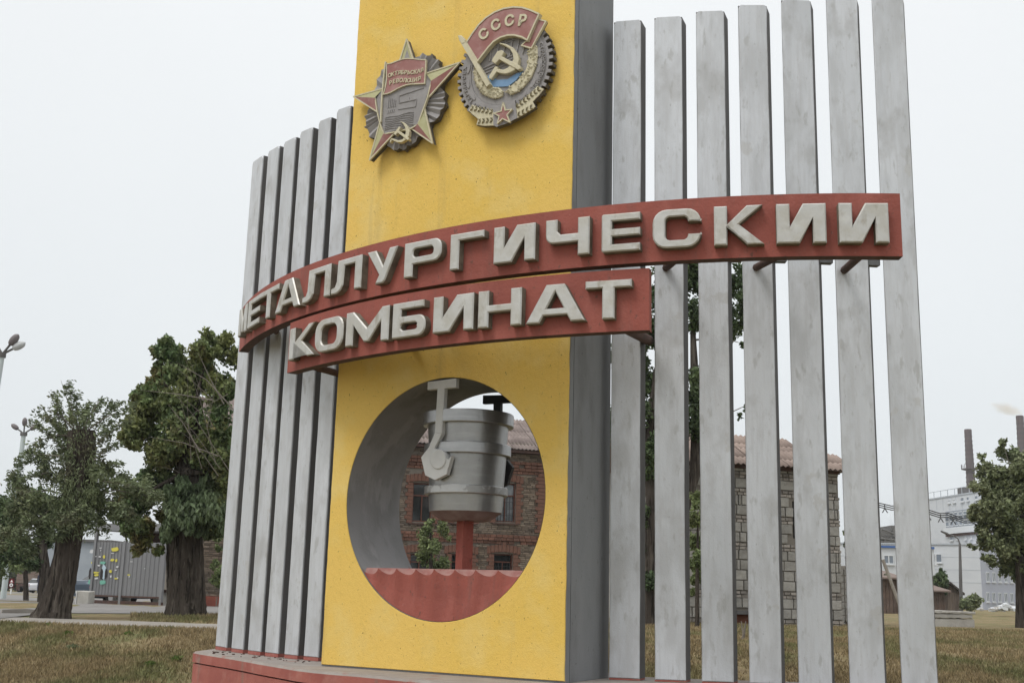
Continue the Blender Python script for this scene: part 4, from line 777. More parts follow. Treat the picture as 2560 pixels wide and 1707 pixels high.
m_block = M('slag_concrete_block', (.36, .345, .315), [((.27, .255, .23), 1.6, U1, .42, .62, .8), ((.41, .395, .365), 6, U1, .52, .68, .6), ((.22, .20, .175), 14, U1, .6, .72, .5)], rough=.95, rnd=True, var=.16, bumps=[(25, U1, .5, .015)])
m_stone = M('small_infill_stone', (.32, .29, .26), [((.22, .195, .17), 5, U1, .42, .62, .8)], rough=.95, isl=.3, bumps=[(25, U1, .5, .012)])
m_void = M('unlit_interior', (.02, .018, .016), rough=.95)
m_rust = M('rusty_iron_door', (.16, .06, .035), [((.09, .04, .028), 3, U1, .45, .62, .8)], rough=.85)

class Wall:                                          # a facade frame: s along the wall, z up, o outwards
    def __init__(w, O, d): w.O = Vector((O[0], O[1], 0)); w.d = Vector((d[0], d[1], 0)).normalized(); w.n = Vector((w.d.y, -w.d.x, 0))
    def p(w, s, z, o=0): return w.O + w.d * s + w.n * o + Vector((0, 0, z))
    def hit(w, px, py_):
        r = ray(px, py_); c = Vector((0, 0, CAMZ)); t = (w.O - c).dot(w.n) / r.dot(w.n); q = c + r * t; return (q - w.O).dot(w.d), q.z
    def box(w, mb, s0, s1, z0, z1, o0, o1, m=0):
        mb.hexa([w.p(s0, z0, o1), w.p(s1, z0, o1), w.p(s1, z0, o0), w.p(s0, z0, o0), w.p(s0, z1, o1), w.p(s1, z1, o1), w.p(s1, z1, o0), w.p(s0, z1, o0)], m)
def bricks(wl, s0, s1, z0, z1, bl, bh, j, dep, holes, jit=.006, rows=None):
    V, F = [], []; k = 0; z = z0; row = 0
    while z < z1 - bh * .5:
        s = s0 + (bl * .5 if row % 2 else 0) - bl
        while s < s1:
            l = bl * random.uniform(.88, 1.1); a, b = max(s + j, s0), min(s + l, s1); s += l
            if b - a < bl * .2: continue
            zm = z + bh / 2; am = (a + b) / 2
            if any(h[0] - .02 < am < h[1] + .02 and h[2] - .02 < zm < h[3] + .02 for h in holes): continue
            if random.random() < .015: continue
            o = dep + random.uniform(-jit, jit); zj = random.uniform(-.004, .004); t = z + bh - j + zj; bo = z + zj
            P = [wl.p(a, bo, 0), wl.p(b, bo, 0), wl.p(b, t, 0), wl.p(a, t, 0), wl.p(a + .004, bo + .004, o), wl.p(b - .004, bo + .004, o), wl.p(b - .004, t - .004, o), wl.p(a + .004, t - .004, o)]
            V += P; F += [(k + 4, k + 5, k + 6, k + 7), (k, k + 1, k + 5, k + 4), (k + 1, k + 2, k + 6, k + 5), (k + 2, k + 3, k + 7, k + 6), (k + 3, k, k + 4, k + 7)]; k += 8
        z += bh; row += 1
    return [tuple(v) for v in V], F
def wall_panels(wl, mb, s0, s1, z0, z1, holes, o=0, dp=.3):  # plain wall behind the bricks, cut round its openings
    ss = sorted({s0, s1, *[h[i] for h in holes for i in (0, 1)]}); zs = sorted({z0, z1, *[h[i] for h in holes for i in (2, 3)]})
    for a, b in zip(ss[:-1], ss[1:]):
        for c, d in zip(zs[:-1], zs[1:]):
            if any(h[0] <= (a + b) / 2 <= h[1] and h[2] <= (c + d) / 2 <= h[3] for h in holes): continue
            wl.box(mb, a, b, c, d, -dp, o)
def sheet_mesh(name, wid, length, waves, amp=.025, n=6):
    V, F = [], []; m_ = waves * n
    for i in range(m_ + 1):
        x = wid * i / m_; z = amp * math.sin(2 * PI * i / n)
        V += [(x, 0, z), (x, length, z), (x, 0, z - .008)]
    for i in range(m_):
        a = i * 3; F += [(a, a + 3, a + 4, a + 1), (a + 2, a + 5, a + 3, a)]
    return np_mesh2(name, V, F)
def np_mesh2(name, V, F): me = bpy.data.meshes.new(name); me.from_pydata(V, [], F); me.polygons.foreach_set('use_smooth', [True] * len(F)); me.update(); return me
def roof_sheets(parent, wl, s0, s1, z_eave, o_eave, rise, run, mat, rows, sw=1.1, clip=None):
    slope = math.hypot(rise, run); rl_ = slope / rows; n = int(round((s1 - s0) / sw)); sw = (s1 - s0) / n
    me = sheet_mesh('roof_sheet', sw + .04, rl_ + .12, 7); me.materials.append(mat)
    up_ = (wl.n * -run + Vector((0, 0, rise))).normalized(); nrm = wl.d.cross(up_).normalized()
    for r in range(rows):
        for c in range(n):
            if clip and not clip(s0 + (c + .5) * sw, r / rows): continue
            q = wl.p(s0 + c * sw, z_eave, o_eave) + up_ * (rl_ * r) + nrm * (.012 * (r % 2) + .02 + .006 * (c % 2))
            o = bpy.data.objects.new('roof_sheet', me); COL.objects.link(o); o.parent = parent
            o.matrix_local = Matrix.Translation(q - BASE[parent.name]) @ Matrix(((wl.d.x, up_.x, nrm.x, 0), (wl.d.y, up_.y, nrm.y, 0), (wl.d.z, up_.z, nrm.z, 0), (0, 0, 0, 1)))

# --- brick house
W1 = Wall((-11.9, 41.57), (.949, .316))
bh = thing('brick_house', W1.p(12, .3), 'old two storey brown brick house with red brick trim behind the monument', 'house')
s_of = lambda px, py_: W1.hit(px, py_)[0]
z_of = lambda px, py_: W1.hit(px, py_)[1]
ups_ = []
for px in (927, 1031, 1135, 1239): ups_.append((s_of(px, 1255), s_of(px + 50, 1255), z_of(px + 25, 1304), z_of(px + 25, 1207)))
lows_ = []
for px in (922, 1025, 1128, 1234): lows_.append((s_of(px, 1400), s_of(px + 48, 1400), z_of(px + 24, 1448), z_of(px + 24, 1384)))
ptch = lows_[3][0] - lows_[2][0]
holes = ups_ + lows_
z_e = z_of(1320, 1128); SL = 23.0
c0, c1 = z_of(1330, 1187), z_of(1330, 1156); k0, k1 = z_of(1300, 1361), z_of(1300, 1337)
mb = MB(); wall_panels(W1, mb, 0, SL, .0, z_e + .3, holes, -.001, .4); mb.obj('wall', m_mortar, bh)
q0, q1 = s_of(1343, 1270), s_of(1362, 1270)
# red trim is laid as separate toothed blocks round each opening
tr_holes = []
blk = MB(); blk.box((0, 0, 0), (1, 1, 1)); blk_me = blk.mesh('quoin'); blk_me.materials.append(m_trim)
rot_w = math.atan2(W1.d.y, W1.d.x)
def quoin(s0, s1, z0, z1, o): inst('quoin', blk_me, bh, W1.p((s0 + s1) / 2, (z0 + z1) / 2, o / 2), rot_w, (s1 - s0, o, z1 - z0))
for (a, b, c, d) in holes:
    z = c - .05; i = 0; st = .145
    while z < d:
        w_ = .30 if i % 2 else .21
        quoin(a - w_, a - .004, z, min(z + st - .012, d), .052); quoin(b + .004, b + w_, z, min(z + st - .012, d), .052); z += st; i += 1
    tr_holes.append((a - .21, b + .21, c - .05, d + .34))
    n_ = 9; w_ = (b - a + .6) / n_                    # arched soldier course
    for q in range(n_):
        f = (q + .5) / n_ * 2 - 1; lift = .10 * (1 - f * f); key = .08 if q == n_ // 2 else 0
        quoin(a - .3 + q * w_ + .006, a - .3 + (q + 1) * w_ - .006, d - .02 + lift, d + .26 + lift + key, .06 + .02 * (q == n_ // 2))
z = c0 - 3.0; i = 0
while z < c0 - .05:
    if z > k1: quoin(q0 - (.10 if i % 2 else 0), q1 + (.10 if i % 2 else 0), z, z + .135, .09)
    z += .147; i += 1
V_, F_ = bricks(W1, 0, SL, .35, z_e + .1, .25, .077, .010, .03, [(h[0], h[1], h[2], h[3] + .3) for h in tr_holes] + [(0, SL, c0, c1), (0, SL, k0, k1)])
me = np_mesh('brick_courses', V_, F_, BASE[bh.name]); o = link('brick_courses', me, m_brick, bh); o['kind'] = 'stuff'
for nm, a, b, nrow in (('cornice', c0, c1, 4), ('string_course', k0, k1, 3)):      # projecting bands of red brick
    V_, F_ = [], []; hh = (b - a) / nrow
    for r in range(nrow):
        v, f = bricks(W1, 0, SL, a + r * hh, a + r * hh + hh * .99, .25, hh, .010, .05 + .035 * (r if nm == 'cornice' else (1 if r == 1 else 0)), [], .004); k = len(V_); V_ += v; F_ += [tuple(k + i for i in q) for q in f]
    o = link(nm, np_mesh(nm, V_, F_, BASE[bh.name]), m_trim, bh); o['kind'] = 'stuff'
mb = MB(); W1.box(mb, 0, SL, -.6, .80, -.2, .10); mb.obj('red_base', M('red_base_paint', (.27, .085, .06), [((.18, .06, .045), 2, U1, .45, .62, .8)], rough=.9), bh)
for i, (a, b, c, d) in enumerate(holes):
    fr_ = MB(); t_ = .05
    W1.box(fr_, a, a + t_, c, d, -.16, -.08); W1.box(fr_, b - t_, b, c, d, -.16, -.08); W1.box(fr_, a + t_, b - t_, d - t_, d, -.16, -.08); W1.box(fr_, a + t_, b - t_, c, c + t_, -.16, -.08)
    W1.box(fr_, a + t_, b - t_, c + (d - c) * .66, c + (d - c) * .66 + t_, -.155, -.085); W1.box(fr_, (a + b) / 2 - .02, (a + b) / 2 + .02, c + t_, c + (d - c) * .66, -.15, -.09)
    f_ = fr_.obj('window', m_frame, bh)
    mb = MB(); W1.box(mb, a, b, c, d, -.20, -.165); mb.obj('pane', m_glassl if i == 3 else m_glassd, f_)
    mb = MB(); W1.box(mb, a - .12, b + .12, c - .10, c - .051, -.1, .10); mb.obj('sill', m_soffit, f_)
    if i in (3, 2, 6, 7):
        mb = MB(); n_ = 7
        for q in range(1, n_): mb.tube([W1.p(a + (b - a) * q / n_, c, -.04), W1.p(a + (b - a) * q / n_, c + (d - c) * .66, -.04)], .011, 5)
        for q in range(1, 4): mb.tube([W1.p(a, c + (d - c) * .17 * q, -.03), W1.p(b, c + (d - c) * .17 * q, -.03)], .008, 5)
        mb.obj('grille', m_iron, f_)
roof_sheets(bh, W1, -.4, SL + .4, z_e, .45, 1.55, 2.9, m_roof, 5)
mb = MB(); W1.box(mb, -.3, SL + .3, z_e - .12, z_e - .02, -.4, .40); mb.obj('eaves_board', m_soffit, bh)
for s_ in (-.001, SL + .001):
    mb = MB(); mb.add([W1.p(s_, 0, -.05), W1.p(s_, z_e, -.05), W1.p(s_, z_e + 1.4, -2.5), W1.p(s_, z_e, -5), W1.p(s_, 0, -5)], [(0, 1, 2, 3, 4)]); mb.obj('gable_wall', m_mortar, bh)
back_up = (W1.n * 2.9 + Vector((0, 0, 1.55)))
mb = MB(); mb.add([W1.p(-.4, z_e + 1.56, -2.45), W1.p(SL + .4, z_e + 1.56, -2.45), W1.p(SL + .4, z_e, -5.3), W1.p(-.4, z_e, -5.3)], [(0, 1, 2, 3)]); mb.obj('roof_back', m_roof, bh)

# --- stone block house behind the right-hand fins
pc = onz(2108, 1563, .55)
W2 = Wall((pc.x - .949 * 5.9, pc.y - .316 * 5.9), (.949, .316)); SL2 = 5.9
sb = thing('stone_house', W2.p(3, .5), 'grey house of slag blocks with small infill stones behind the right-hand fins', 'house')
ze2 = W2.hit(1960, 1176)[1]
hol2 = [(W2.hit(1983, 1300)[0], W2.hit(1983, 1300)[0] + .62, W2.hit(1985, 1345)[1], W2.hit(1985, 1252)[1]), (W2.hit(1843, 1500)[0] - .25, W2.hit(1874, 1500)[0] + .4, .2, W2.hit(1850, 1533)[1])]
mb = MB(); wall_panels(W2, mb, 0, SL2, .1, ze2 + .2, hol2, -.03, .3); mb.obj('wall', m_void if False else M('block_mortar', (.20, .18, .155), rough=.95), sb)
blkm = []
for q in range(4):                                   # hewn block shapes, slightly out of square, bevelled front
    mb = MB(); j = lambda a: random.uniform(-a, a)
    F0 = [(-.5, -.5), (.5, -.5), (.5, .5), (-.5, .5)]; bk4 = [Vector((x, 1, z)) for x, z in F0]; fr4 = [Vector((x * (1 + j(.02)), .15, z * (1 + j(.03)))) for x, z in F0]; ft4 = [Vector((x * .955 + j(.012), 0 + j(.06), z * .93 + j(.02))) for x, z in F0]
    mb.add(bk4 + fr4, [(i, (i + 1) % 4, 4 + (i + 1) % 4, 4 + i) for i in range(4)][::1]); mb.add(fr4 + ft4, [(i, (i + 1) % 4, 4 + (i + 1) % 4, 4 + i) for i in range(4)]); mb.add(ft4, [(0, 1, 2, 3)])
    m_ = mb.mesh('stone_block'); m_.materials.append(m_block); blkm.append(m_)
rot2 = math.atan2(W2.d.y, W2.d.x); nb_ = 0; SV, SF = [], []
z = .48; row = 0; pat = [1, 1, 0, 1, 1, 1, 1, 0, 1, 1, 0, 1, 1, 0, 1, 0, 1, 1]
def inhole(s, z0, z1, hs): return any(h[0] - .1 < s < h[1] + .1 and z1 > h[2] + .02 and z0 < h[3] - .02 for h in hs)
SV2, SF2 = bricks(W2, 0, SL2, .48, .70, .30, .11, .022, .035, hol2, .012); SV += SV2; SF += SF2; z = .70
while z < ze2:
    if pat[row % len(pat)]:
        h_ = .285; s = (row % 2) * -.25
        while s < SL2:
            l = random.choice((.40, .42, .55, .36, .22)); a, b = max(0, s), min(SL2, s + l); s += l
            if b - a < .1 or inhole((a + b) / 2, z, z + h_, hol2): continue
            if random.random() < .14 and nb_ < 290:   # now and then two upright halves
                m_ = (a + b) / 2; pcs = [(a, m_), (m_, b)]
            else: pcs = [(a, b)]
            for a_, b_ in pcs:
                if nb_ >= 298: continue
                inst('stone_block', random.choice(blkm), sb, W2.p((a_ + b_) / 2, z + h_ / 2, .03), rot2, (b_ - a_ - .03, .08, h_ - .028)); nb_ += 1
        z += h_
    else:
        h_ = .20; SV2, SF2 = bricks(W2, 0, SL2, z, z + h_ - .01, .21, .10, .022, .03, hol2, .012); k = len(SV); SV += SV2; SF += [tuple(k + i for i in f) for f in SF2]; z += h_
    row += 1
o = link('infill_stones', np_mesh('infill_stones', SV, SF, BASE[sb.name]), m_stone, sb); o['kind'] = 'stuff'
a, b, c, d = hol2[0]; mb = MB(); W2.box(mb, a, b, c, d, -.6, -.25); mb.obj('window_opening', m_void, sb)
a, b, c, d = hol2[1]; mb = MB(); W2.box(mb, a, b, c, d, -.3, -.15); mb.obj('door', m_rust, sb)
mb = MB(); W2.box(mb, a - .15, b + .15, d - .02, d + .08, -.1, .05); mb.obj('door_lintel', m_side, sb)
mb = MB(); W2.box(mb, 0, SL2, ze2 - .02, ze2 + .10, -.2, .10); mb.obj('eaves_board', m_soffit, sb)
roof_sheets(sb, W2, -.5, SL2 + .35, ze2 + .05, .45, 1.05, 2.0, m_roof2, 4, 1.1, lambda s, r: s < SL2 + .3 - r * 1.9)
hip = W2.p(SL2 + .35, ze2 + .08, .45), W2.p(SL2 - 1.6, ze2 + 1.12, -1.55), W2.p(SL2 + .35, ze2 + .08, -3.6)
mb = MB(); mb.add(hip, [(0, 2, 1)]); mb.add([W2.p(SL2 + .35, ze2 + .04, .45), W2.p(SL2 - 1.6, ze2 + 1.08, -1.55), W2.p(SL2 - 1.6, ze2 + .04, .45)], [(0, 1, 2)]); mb.obj('hip_end', m_roof2, sb)
mb = MB(); mb.add([W2.p(-.5, ze2 + 1.10, -1.55), W2.p(SL2 - 1.6, ze2 + 1.10, -1.55), W2.p(SL2 + .35, ze2 + .06, -3.6), W2.p(-.5, ze2 + .06, -3.6)], [(0, 1, 2, 3)]); mb.obj('roof_back', m_roof2, sb)
mb = MB(); W2.box(mb, SL2 - .38, SL2 - .1, ze2 + .2, ze2 + 1.0, -1.9, -1.6); mb.obj('chimney', m_trim, sb)
for s_ in (.001, SL2 - .001):
    mb = MB(); mb.add([W2.p(s_, .1, -.05), W2.p(s_, ze2, -.05), W2.p(s_, ze2, -3.4), W2.p(s_, .1, -3.4)], [(0, 1, 2, 3)]); mb.obj('side_wall', m_block, sb)
# low dark block wall running on to the right of the house
W3 = Wall(tuple(W2.p(SL2 + .05, 0, -1.6).xy), (.949, .316)); lw = thing('block_wall', W3.p(.8, .5), 'low dark block wall joining the right corner of the stone house', 'wall')
mb = MB(); W3.box(mb, 0, 1.5, .2, 2.3, -.3, -.04); mb.obj('wall_core', m_stone, lw)
for r in range(9):
    for c in range(4): inst('stone_block', random.choice(blkm), lw, W3.p(.19 + c * .38, .5 + r * .2, 0), rot2, (.35, .08, .175))

# --- metal bus shelter seen from behind
D = 37.5; WS = Wall(tuple(onz(222, 1512, .5).xy.lerp(onz(222, 1512, .5).xy, 1)), (1, 0)); A_ = at(226, 1500, 37.8); B_ = at(402, 1500, 36.6)
WS = Wall((A_.x, A_.y), (B_.x - A_.x, B_.y - A_.y)); SLs = (B_ - A_).length; gz = T(A_.x, A_.y)
z_s = lambda px, py_: WS.hit(px, py_)[1]
m_zinc = M('galvanised_sheet', (.235, .235, .24), [((.20, .20, .205), 1.5, (1, 1, .2), .45, .62, .7), ((.27, .27, .275), 6, (1, 1, .3), .55, .7, .5)], rough=.5, metal=.25)
m_teal = M('faded_teal_steel', (.20, .27, .26), rough=.6)
bs = thing('bus_shelter', WS.p(SLs / 2, gz), 'grey corrugated metal bus shelter with torn posters, seen from behind', 'shelter')
zt_, zb_ = z_s(300, 1355), z_s(300, 1488)
def ribbed(name, s0, s1):
    mb = MB(); n = 9; V0 = []
    for i in range(n):
        a = s0 + (s1 - s0) * i / n; w = (s1 - s0) / n
        V0 += [(a, 0), (a + w * .10, .022), (a + w * .2, 0)]
    V0.append((s1, 0)); vs = [WS.p(s, z, o) for s, o in V0 for z in (zb_, zt_)]
    mb.add(vs, [(2 * i, 2 * i + 2, 2 * i + 3, 2 * i + 1) for i in range(len(V0) - 1)]); return mb.obj(name, m_zinc, bs)
mid_s = WS.hit(308, 1420)[0]
ribbed('ribbed_panel', .05, mid_s - .03); ribbed('ribbed_panel', mid_s + .03, SLs - .05)
for s_, zt2 in ((0, z_s(228, 1296)), (mid_s, zt_ + .05), (SLs, zt_ + .05)):
    mb = MB(); WS.box(mb, s_ - .045, s_ + .045, gz - .1, zt2, -.05, .05); mb.obj('post', m_zinc, bs)
mb = MB(); WS.box(mb, -.05, SLs + .05, gz + .02, gz + .12, -.06, .04); mb.obj('base_rail', m_soffit, bs)
mb = MB(); WS.box(mb, .05, SLs - .05, zb_ - .05, zb_, -.03, .03); mb.obj('lower_rail', m_soffit, bs)
zr0, zr1 = z_s(228, 1326), z_s(228, 1308)
mb = MB(); WS.box(mb, .05, SLs + .3, zr0, zr1, -1.6, .02); mb.obj('roof_fascia', m_zinc, bs)
mb = MB(); WS.box(mb, .06, SLs, zr0 - .34, zr0 - .002, -1.55, -1.45); mb.obj('far_beam', m_soffit, bs)
for s_ in (.1, SLs):
    mb = MB(); WS.box(mb, s_ - .04, s_ + .04, gz - .1, zr0, -1.55, -1.47); mb.obj('post', m_teal, bs)
mb = MB(); WS.box(mb, .25, SLs - .25, gz + .42, gz + .5, -1.0, -.5); mb.obj('bench_seat', m_soffit, bs)
for s_ in (.6, SLs - .6): mb = MB(); WS.box(mb, s_ - .2, s_ + .2, gz - .05, gz + .42, -.95, -.55); mb.obj('bench_block', m_block, bs)
pc_ = {'y': M('yellow_paper', (.62, .55, .10), rough=.9), 'w': M('white_paper', (.60, .60, .60), rough=.9), 'g': M('teal_poster_ink', (.18, .42, .33), rough=.9), 'k': M('black_poster_ink', (.04, .035, .035), rough=.9), 'b': M('pale_blue_paper', (.45, .55, .62), rough=.9)}
def crop7(x, y): return x * .2381, 1280 + y * .2381
pap = [('y', 1172, 366, 1252, 410), ('w', 948, 392, 992, 432), ('w', 1052, 368, 1076, 380), ('w', 1060, 388, 1068, 408), ('y', 1086, 448, 1112, 486), ('w', 1040, 458, 1066, 474), ('w', 1000, 458, 1022, 470), ('y', 1166, 484, 1204, 514), ('y', 1216, 490, 1238, 524), ('w', 1170, 426, 1204, 436), ('g', 1058, 514, 1116, 545), ('b', 1082, 546, 1108, 704), ('k', 1062, 590, 1082, 704), ('k', 1110, 590, 1122, 704), ('k', 944, 585, 974, 702), ('y', 976, 622, 1046, 642), ('y', 990, 645, 1040, 672), ('w', 1000, 682, 1036, 704), ('g', 1050, 706, 1112, 760), ('g', 934, 706, 974, 756), ('y', 962, 520, 992, 540), ('w', 972, 570, 992, 592), ('w', 1032, 548, 1056, 568), ('y', 1152, 600, 1180, 634), ('w', 1214, 600, 1232, 612), ('w', 1228, 562, 1252, 584), ('y', 1206, 686, 1246, 704), ('w', 1160, 660, 1178, 684), ('w', 1234, 680, 1250, 694), ('w', 1372, 514, 1404, 522), ('y', 1344, 650, 1378, 664), ('w', 1356, 664, 1370, 682), ('w', 1520, 585, 1532, 594)]
for k_, x0, y0, x1, y1 in pap:
    s0, z1 = WS.hit(*crop7(x0, y0)); s1, z0 = WS.hit(*crop7(x1, y1)); mb = MB(); n = 8; lp = []
    for q in range(n):                                # a torn outline
        a = 2 * PI * q / n + .4; rr2 = random.uniform(.72, 1.1); lp.append(((s0 + s1) / 2 + (s1 - s0) / 2 * max(-1, min(1, 1.3 * math.cos(a))) * rr2, (z0 + z1) / 2 + (z1 - z0) / 2 * max(-1, min(1, 1.3 * math.sin(a))) * rr2))
    mb.poly([lp], lambda u, v, w: WS.p(u, v, w), .023, .027 + .001 * (len(bs.children) % 5)); mb.obj('poster_scrap', pc_[k_], bs)
cb = thing('concrete_block', onT(212, 1517, 35.5), 'pale concrete block standing at the left foot of the metal shelter', 'block')
p0, p1 = at(197, 1518, 35.5), at(227, 1518, 35.5); hh = (at(212, 1483, 35.5) - at(212, 1518, 35.5)).z
mb = MB(); b_ = BASE[cb.name]; w_ = (p1 - p0).length
mb.poly([[(-w_ / 2, 0), (w_ / 2, 0), (w_ / 2, hh), (w_ / 2 - .03, hh + .02), (-w_ / 2 + .02, hh + .03), (-w_ / 2, hh)]], lambda u, v, w: b_ + Vector((u, -w, v - .05)), -.25, .25, bevel=.02); mb.obj('block_body', m_block, cb)
mb = MB(); mb.box(b_ + Vector((-w_ / 2 - .02, 0, hh * .46)), (.03, .5, hh * .95)); mb.obj('pale_edge', m_arm, cb)
ks = thing('kerb_stone', onT(52, 1525, 26.5), 'broken kerb stone lying on the asphalt left of the leaning trunk', 'kerb stone')
mb = MB(); b_ = BASE[ks.name]; mb.poly([[(-.42, 0), (.4, 0), (.42, .09), (.1, .12), (-.4, .10)]], lambda u, v, w: b_ + Vector((u * .8 - w * .6, u * .6 + w * .8, v)), -.06, .06, bevel=.015); mb.obj('stone', m_path, ks)

# ---------------------------------------------------------------- vehicles, lamps, sign and person on the left
def car(name, label, pos, yaw, paint, group=None):
    t = thing(name, pos, label, 'car', group); c, s_ = math.cos(yaw), math.sin(yaw)
    def fr(x, y, z): return Vector(pos) + Vector((x * c - y * s_, x * s_ + y * c, z))       # x forward, y left
    st = [(-2.2, .52, .82, .70), (-2.12, .36, .98, .80), (-1.7, .28, 1.02, .86), (-1.35, .26, 1.03, .88), (1.0, .26, .98, .88), (1.75, .28, .86, .84), (2.12, .34, .70, .74), (2.2, .42, .58, .66)]
    mb = MB(); vs = []
    for x, z0, z1, w in st: vs += [fr(x, y, z) for y, z in ((-w * .92, z0), (-w, z0 + .12), (-w, (z0 + z1) / 2 + .05), (-w * .93, z1), (w * .93, z1), (w, (z0 + z1) / 2 + .05), (w, z0 + .12), (w * .92, z0))]
    n = 8; fs = [(i * n + k, i * n + (k + 1) % n, (i + 1) * n + (k + 1) % n, (i + 1) * n + k) for i in range(len(st) - 1) for k in range(n)]
    fs = [f[::-1] for f in fs]; mb.add(vs, fs, 0, True); mb.add(vs[:n], [tuple(range(n))]); mb.add(vs[-n:], [tuple(range(n))[::-1]]); mb.obj('body', paint, t)
    ro = [(-1.55, 1.02, .80), (-.95, 1.40, .62), (-.35, 1.47, .60), (.25, 1.44, .60), (1.0, .99, .78)]
    mb = MB(); vs = []
    for x, z, w in ro: vs += [fr(x, -w, z), fr(x, w, z)]
    mb.add(vs, [(2 * i, 2 * i + 2, 2 * i + 3, 2 * i + 1)[::-1] for i in range(1, 3)], 0, True)
    mb.add(vs, [(0, 1, 3, 2), (6, 7, 9, 8)], 1)
    for sg in (0, 1):
        q = [fr(x, (-1, 1)[sg] * w, z) for x, z, w in ro] + [fr(1.0, (-1, 1)[sg] * .82, .97), fr(-1.55, (-1, 1)[sg] * .84, 1.0)]
        mb.add(q, [tuple(range(7)) if sg == 0 else tuple(range(7))[::-1]], 1)
    mb.obj('cabin', [paint, m_glassd], t)
    for x in (-1.35, 1.4):
        for sg in (-1, 1):
            mb = MB(); mb.tube([fr(x, sg * .70, .31), fr(x, sg * .90, .31)], .31, 20, smooth=False); w_ = mb.obj('wheel', m_void, t)
            mb = MB(); mb.tube([fr(x, sg * .85, .31), fr(x, sg * .905, .31)], .19, 12, smooth=False); mb.obj('rim', m_arm, w_)
    for sg in (-1, 1):
        mb = MB(); mb.hexa([fr(-2.225, sg * .45, .70), fr(-2.0, sg * .835, .70), fr(-1.85, sg * .83, .70), fr(-2.0, sg * .45, .70), fr(-2.19, sg * .47, .93), fr(-1.98, sg * .83, .93), fr(-1.85, sg * .82, .93), fr(-2.0, sg * .47, .93)]); mb.obj('tail_light', M('tail_light_red', (.42, .03, .03), rough=.2), t)
    mb = MB(); mb.hexa([fr(-2.28, -.8, .36), fr(-2.28, .8, .36), fr(-2.05, .86, .36), fr(-2.05, -.86, .36), fr(-2.28, -.8, .60), fr(-2.28, .8, .60), fr(-2.05, .86, .60), fr(-2.05, -.86, .60)]); mb.obj('rear_bumper', paint, t)
    mb = MB(); mb.hexa([fr(-2.292, -.26, .46), fr(-2.292, .26, .46), fr(-2.281, .26, .46), fr(-2.281, -.26, .46), fr(-2.292, -.26, .57), fr(-2.292, .26, .57), fr(-2.281, .26, .57), fr(-2.281, -.26, .57)]); mb.obj('number_plate', m_arm, t)
    return t
m_carb = M('slate_blue_car_paint', (.055, .075, .10), rough=.3, metal=.3, spec=.5)
m_carw = M('white_car_paint', (.55, .56, .58), rough=.3, spec=.5)
p = onT(300, 1500, 52.0); car('parked_car', 'slate blue saloon car parked behind the metal shelter', p, math.radians(62), m_carb)
p = onT(96, 1478, 120.0); car('parked_car', 'small white car far down the road beside the truck', p, math.radians(100), m_carw)

D = 150.0; p = onT(60, 1476, D); tk = thing('dump_truck', p, 'dusty dump truck far down the road seen from behind', 'truck')
u = D / FPX; Y = Vector((0, 1, 0)); m_dust = M('dusty_truck_boards', (.20, .155, .125), [((.15, .075, .06), 1.2, (.2, 1, 3), .5, .6, .8)], rough=.9)
wd_ = 43 * u
for k in range(6): mb = MB(); mb.box(p + Vector((0, 0, 1.28 + k * .20)), (wd_, .10, .185)); mb.obj('tailgate_board', m_dust, tk)
mb = MB(); mb.box(p + Vector((0, 1.9, 1.75)), (wd_ - .06, 3.6, 1.1)); mb.obj('dump_bed', m_dust, tk)
mb = MB(); mb.box(p + Vector((0, 2.2, .95)), (wd_ * .5, 5.4, .35)); mb.obj('chassis', m_soffit, tk)
mb = MB(); mb.box(p + Vector((0, 5.0, 1.7)), (wd_ * .95, 1.7, 1.9)); mb.obj('cab', m_dust, tk)
for sg in (-1, 1):
    mb = MB(); mb.box(p + Vector((sg * wd_ * .34, -.12, .62)), (.5, .03, .75)); mb.obj('mud_flap', m_soffit, tk)
    for y in (.6, 4.6): mb = MB(); mb.tube([p + Vector((sg * wd_ * .25, y, .5)), p + Vector((sg * wd_ * .45, y, .5))], .5, 16, smooth=False); mb.obj('wheel', m_void, tk)
    mb = MB(); mb.box(p + Vector((sg * wd_ * .42, -.08, 1.0)), (.2, .05, .12)); mb.obj('tail_lamp', M('truck_lamp_red', (.3, .04, .03), rough=.4), tk)

D = 75.0; p = onT(29, 1480, D); u = D / FPX; sg_ = thing('road_sign', p, 'triangular and round road signs on a dark backing board by the road', 'road sign')
c = at(29, 1457, D); m_white = M('sign_white', (.75, .76, .78), rough=.6); m_sgred = M('sign_red', (.40, .04, .04), rough=.6)
mb = MB(); mb.box(c, (14 * u, .03, 24 * u)); mb.obj('backing_board', M('dark_maroon_board', (.06, .012, .014), rough=.7), sg_)
def pc2(u_, v_, w): return c + Vector((u_, -w, v_))
mb = MB(); mb.poly([[(-5 * u, 1.5 * u), (5 * u, 1.5 * u), (0, 10.5 * u)]], pc2, .016, .03); mb.obj('warning_triangle', m_sgred, sg_)
mb = MB(); mb.poly([[(-3.2 * u, 2.6 * u), (3.2 * u, 2.6 * u), (0, 8.6 * u)]], pc2, .03, .036); mb.obj('triangle_face', m_white, sg_)
for r, a, b, m_, nm in ((4.4, .016, .03, m_white, 'round_sign'), (2.0, .03, .036, m_dust, 'round_symbol')):
    mb = MB(); mb.poly([[(r * u * math.cos(k * PI / 10), -4.5 * u + r * u * math.sin(k * PI / 10)) for k in range(20)]], pc2, a, b); mb.obj(nm, m_, sg_)
mb = MB(); mb.tube([Vector((c.x, c.y + .05, p.z - .1)), Vector((c.x, c.y + .05, c.z))], .05, 8); mb.obj('post', m_white, sg_)

